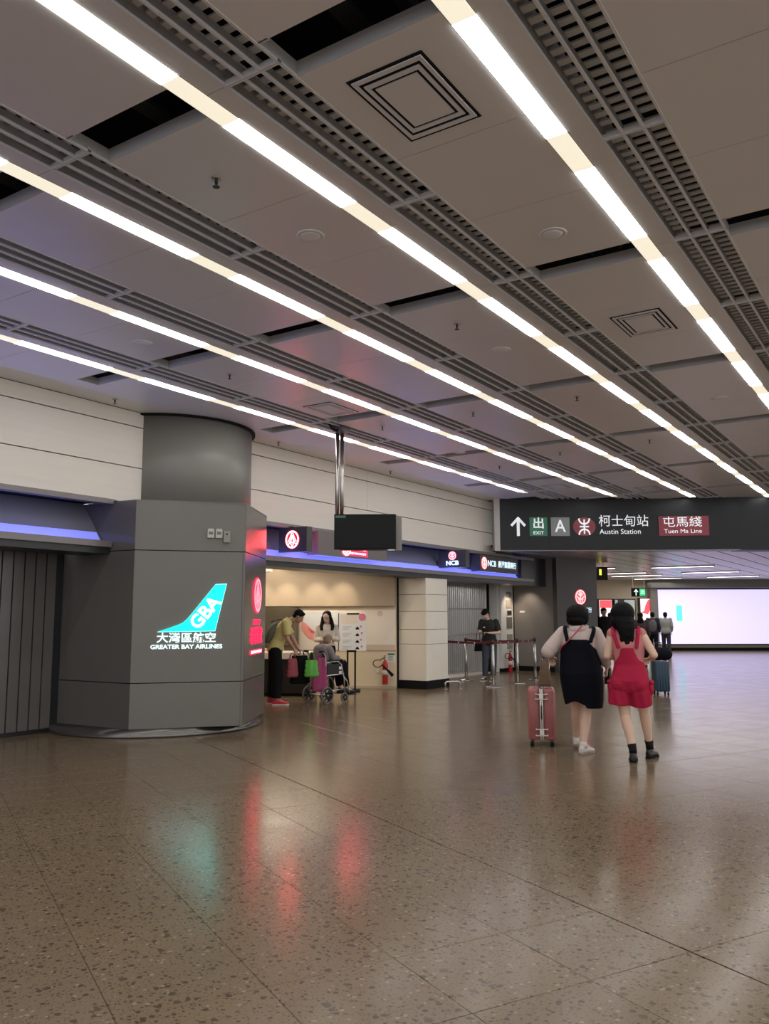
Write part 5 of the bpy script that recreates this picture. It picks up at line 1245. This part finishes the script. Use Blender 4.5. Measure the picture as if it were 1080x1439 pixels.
for i in range(9):
    y = -SD+.05+.044*i; MB().tube([(SW+.001, y, SZ0+.045), (SW+.001, y, SZ1-.045)], .0035, 6).build('face_rib', M_pk, t, True)
for z in (.60, .545, .20, .13):
    MB().bbox(-.062, .062, -SD-.014, -SD-.003, z-.007, z+.007, .003).build('latch_bar', M_sil, t)
    for x in (-.065, .065): MB().ell((x, -SD-.012, z), (.011, .008, .012)).build('latch_stud', M_sil, t, True)
for z in (.575, .165): MB().bbox(-.026, .026, -SD-.020, -SD-.004, z-.03, z+.03, .004).build('latch_plate', M_sil, t)
MB().tube([(0, -SD-.004, .32), (0, -SD-.028, .33), (0, -SD-.028, .46), (0, -SD-.004, .47)], .009, 8).build('side_handle', M_dark, t, True)
for x in (-.115, .115):
    for y in (-.17, .17):
        MB().box(x-.016, x+.016, y-.02, y+.02, .05, .082).build('wheel_fork', M_dark, t)
        MB().tube([(x-.020, y, .027), (x+.020, y, .027)], .026, 16).build('wheel', M_black, t)
for y, x in ((.13, .10), (-.06, -.02)):
    MB().tube([(x, y, .655), (x+.0+(.04 if y < 0 else 0), y, 1.02)], .009, 8).build('telescopic_bar', M_al, t, True)
MB().tube([(.02, -.06, 1.02), (.10, .13, 1.02)], .014, 10).build('pull_grip', M_dark, t, True)
l2, _ = spot(763, 10.10)
softbag('tote_bag', 'brown cloth bag standing on the pink suitcase against its pull handle', (l2[0], l2[1], .674), rz, .085, .06, .30, mat('brown_cloth', (.16, .105, .065), .8, var=.1, scale=20, bump=.4), .08, taper=.55)
loc, rz = spot(924, 16.55)
t = empty('suitcase', loc, rz+.2, 'blue hard shell suitcase standing beyond the red overall woman', 'suitcase')
mb = MB().bbox(-.135, .135, -.20, .20, .07, .64, .03); mb.build('shell', mat('blue_shell', (.022, .055, .095), .4), t, True)
for i in range(5): MB().tube([(-.1+.05*i, -.201, .12), (-.1+.05*i, -.201, .60)], .004, 6).build('shell_rib', MATS['blue_shell'], t, True)
for x in (-.1, .1):
    for y in (-.15, .15): MB().tube([(x-.016, y, .024), (x+.016, y, .024)], .023, 14).build('wheel', M_black, t); MB().box(x-.012, x+.012, y-.015, y+.015, .045, .075).build('wheel_fork', M_dark, t)
for x in (-.07, .07): MB().tube([(x, .15, .63), (x, .15, .99)], .008, 8).build('telescopic_bar', M_al, t)
MB().tube([(-.07, .15, .99), (.07, .15, .99)], .012, 8).build('pull_grip', M_dark, t)
l2, _ = spot(920, 16.5)
t = empty('duffel_bag', (l2[0], l2[1], .655), rz, 'black round duffel bag lying on top of the blue suitcase', 'bag')
mb = MB(); mb.ell((0, 0, .13), (.28, .12, .128), None, 20, 14); mb.ell((.14, 0, .12), (.15, .12, .12)); mb.ell((-.13, 0, .125), (.15, .118, .12)); remesh('bag_body', mb, mat('duffel_cloth', (.008, .007, .013), .8, spec=.1, bump=.4), t, .01, 2)
MB().tube([(-.12, -.02, .25), (-.08, -.03, .30), (.08, -.03, .30), (.12, -.02, .25)], .008, 8).build('handle', M_black, t, True)

# ------------------------------------------------------------------ belt barrier
sp = [(16.74, 9.44), (17.99, 9.54), (16.55, 8.12), (17.77, 8.11), (19.03, 8.22)]
lb = ['steel belt barrier post nearest the stone pier', 'steel belt barrier post behind, left of the man with the phone', 'front steel belt barrier post right before the man with the phone', 'steel belt barrier post in front of the poster wall extinguisher', 'steel belt barrier post farthest right, in front of the brown wall']
M_cap = mat('post_cap_dark', (.07, .02, .025), .4)
for (x, y), l in zip(sp, lb):
    t = empty('barrier_post', (x, y, 0), 0, l, 'barrier post', 'belt barrier posts before the bank')
    MB().lathe([(.17, 0), (.172, .012), (.16, .024), (.05, .034), (.034, .05)], 32).build('base', M_steel, t, True)
    MB().lathe([(.034, .04), (.034, .92)], 20).build('pole', M_steel, t, True)
    MB().lathe([(.036, .92), (.037, .99), (.030, 1.005), (.002, 1.01)], 20).build('belt_head', M_cap, t, True)
M_belt = mat('dark_red_belt', (.10, .012, .02), .6)
def belt(i, j, label):
    a, b = Vector((*sp[i], .955)), Vector((*sp[j], .955)); d = (b-a).normalized(); a = a+d*.04; b = b-d*.04; n = 8; q = MB(); vs = []; nn = Vector((-d.y, d.x, 0))*.0015
    for k in range(n+1):
        p = a.lerp(b, k/n)-Vector((0, 0, .02*4*(k/n)*(1-k/n))); vs += [p-nn+Vector((0, 0, -.025)), p-nn+Vector((0, 0, .025)), p+nn+Vector((0, 0, .025)), p+nn+Vector((0, 0, -.025))]
    fs = [(0, 1, 2, 3), (n*4+3, n*4+2, n*4+1, n*4)]
    for k in range(n):
        for e in range(4): fs.append((k*4+e, k*4+(e+1) % 4, k*4+4+(e+1) % 4, k*4+4+e))
    q.add([v-Vector((a.x, a.y, 0)) for v in vs], fs); t = empty('barrier_belt', (a.x, a.y, 0), 0, label, 'barrier belt', 'belts of the barrier')
    q.build('webbing', M_belt, t)
    for k in (.3, .65):
        p = a.lerp(b, k)-Vector((a.x, a.y, .018)); MB().ell(p+Vector((d.y, -d.x, 0))*.002, (.018, .003, .018), Matrix.Rotation(math.atan2(d.y, d.x), 3, 'Z')).build('white_mark', M_white, t)
belt(0, 2, 'dark red belt running from the pier side post to the front post'); belt(2, 3, 'dark red belt from the front post to the post before the extinguisher'); belt(3, 4, 'dark red belt between the two right hand posts'); belt(1, 3, 'dark red belt passing behind the man with the phone')
# low rail by the pier
t = empty('floor_rail', (15.72, 8.66, 0), R(-40), 'low bent steel floor rail beside the black base of the stone pier', 'rail')
MB().tube([(-.16, 0, .0), (-.16, 0, .13), (-.13, 0, .155), (.13, 0, .155), (.16, 0, .13), (.16, 0, 0)], .018, 10).build('rail_tube', M_steel, t, True)
for x in (-.16, .16): MB().lathe([(.045, 0), (.045, .008)], 16, (x, 0, 0)).build('foot_flange', M_steel, t)
# bring the parts of hand-placed things to rest
for nm in ('light_track',): pass
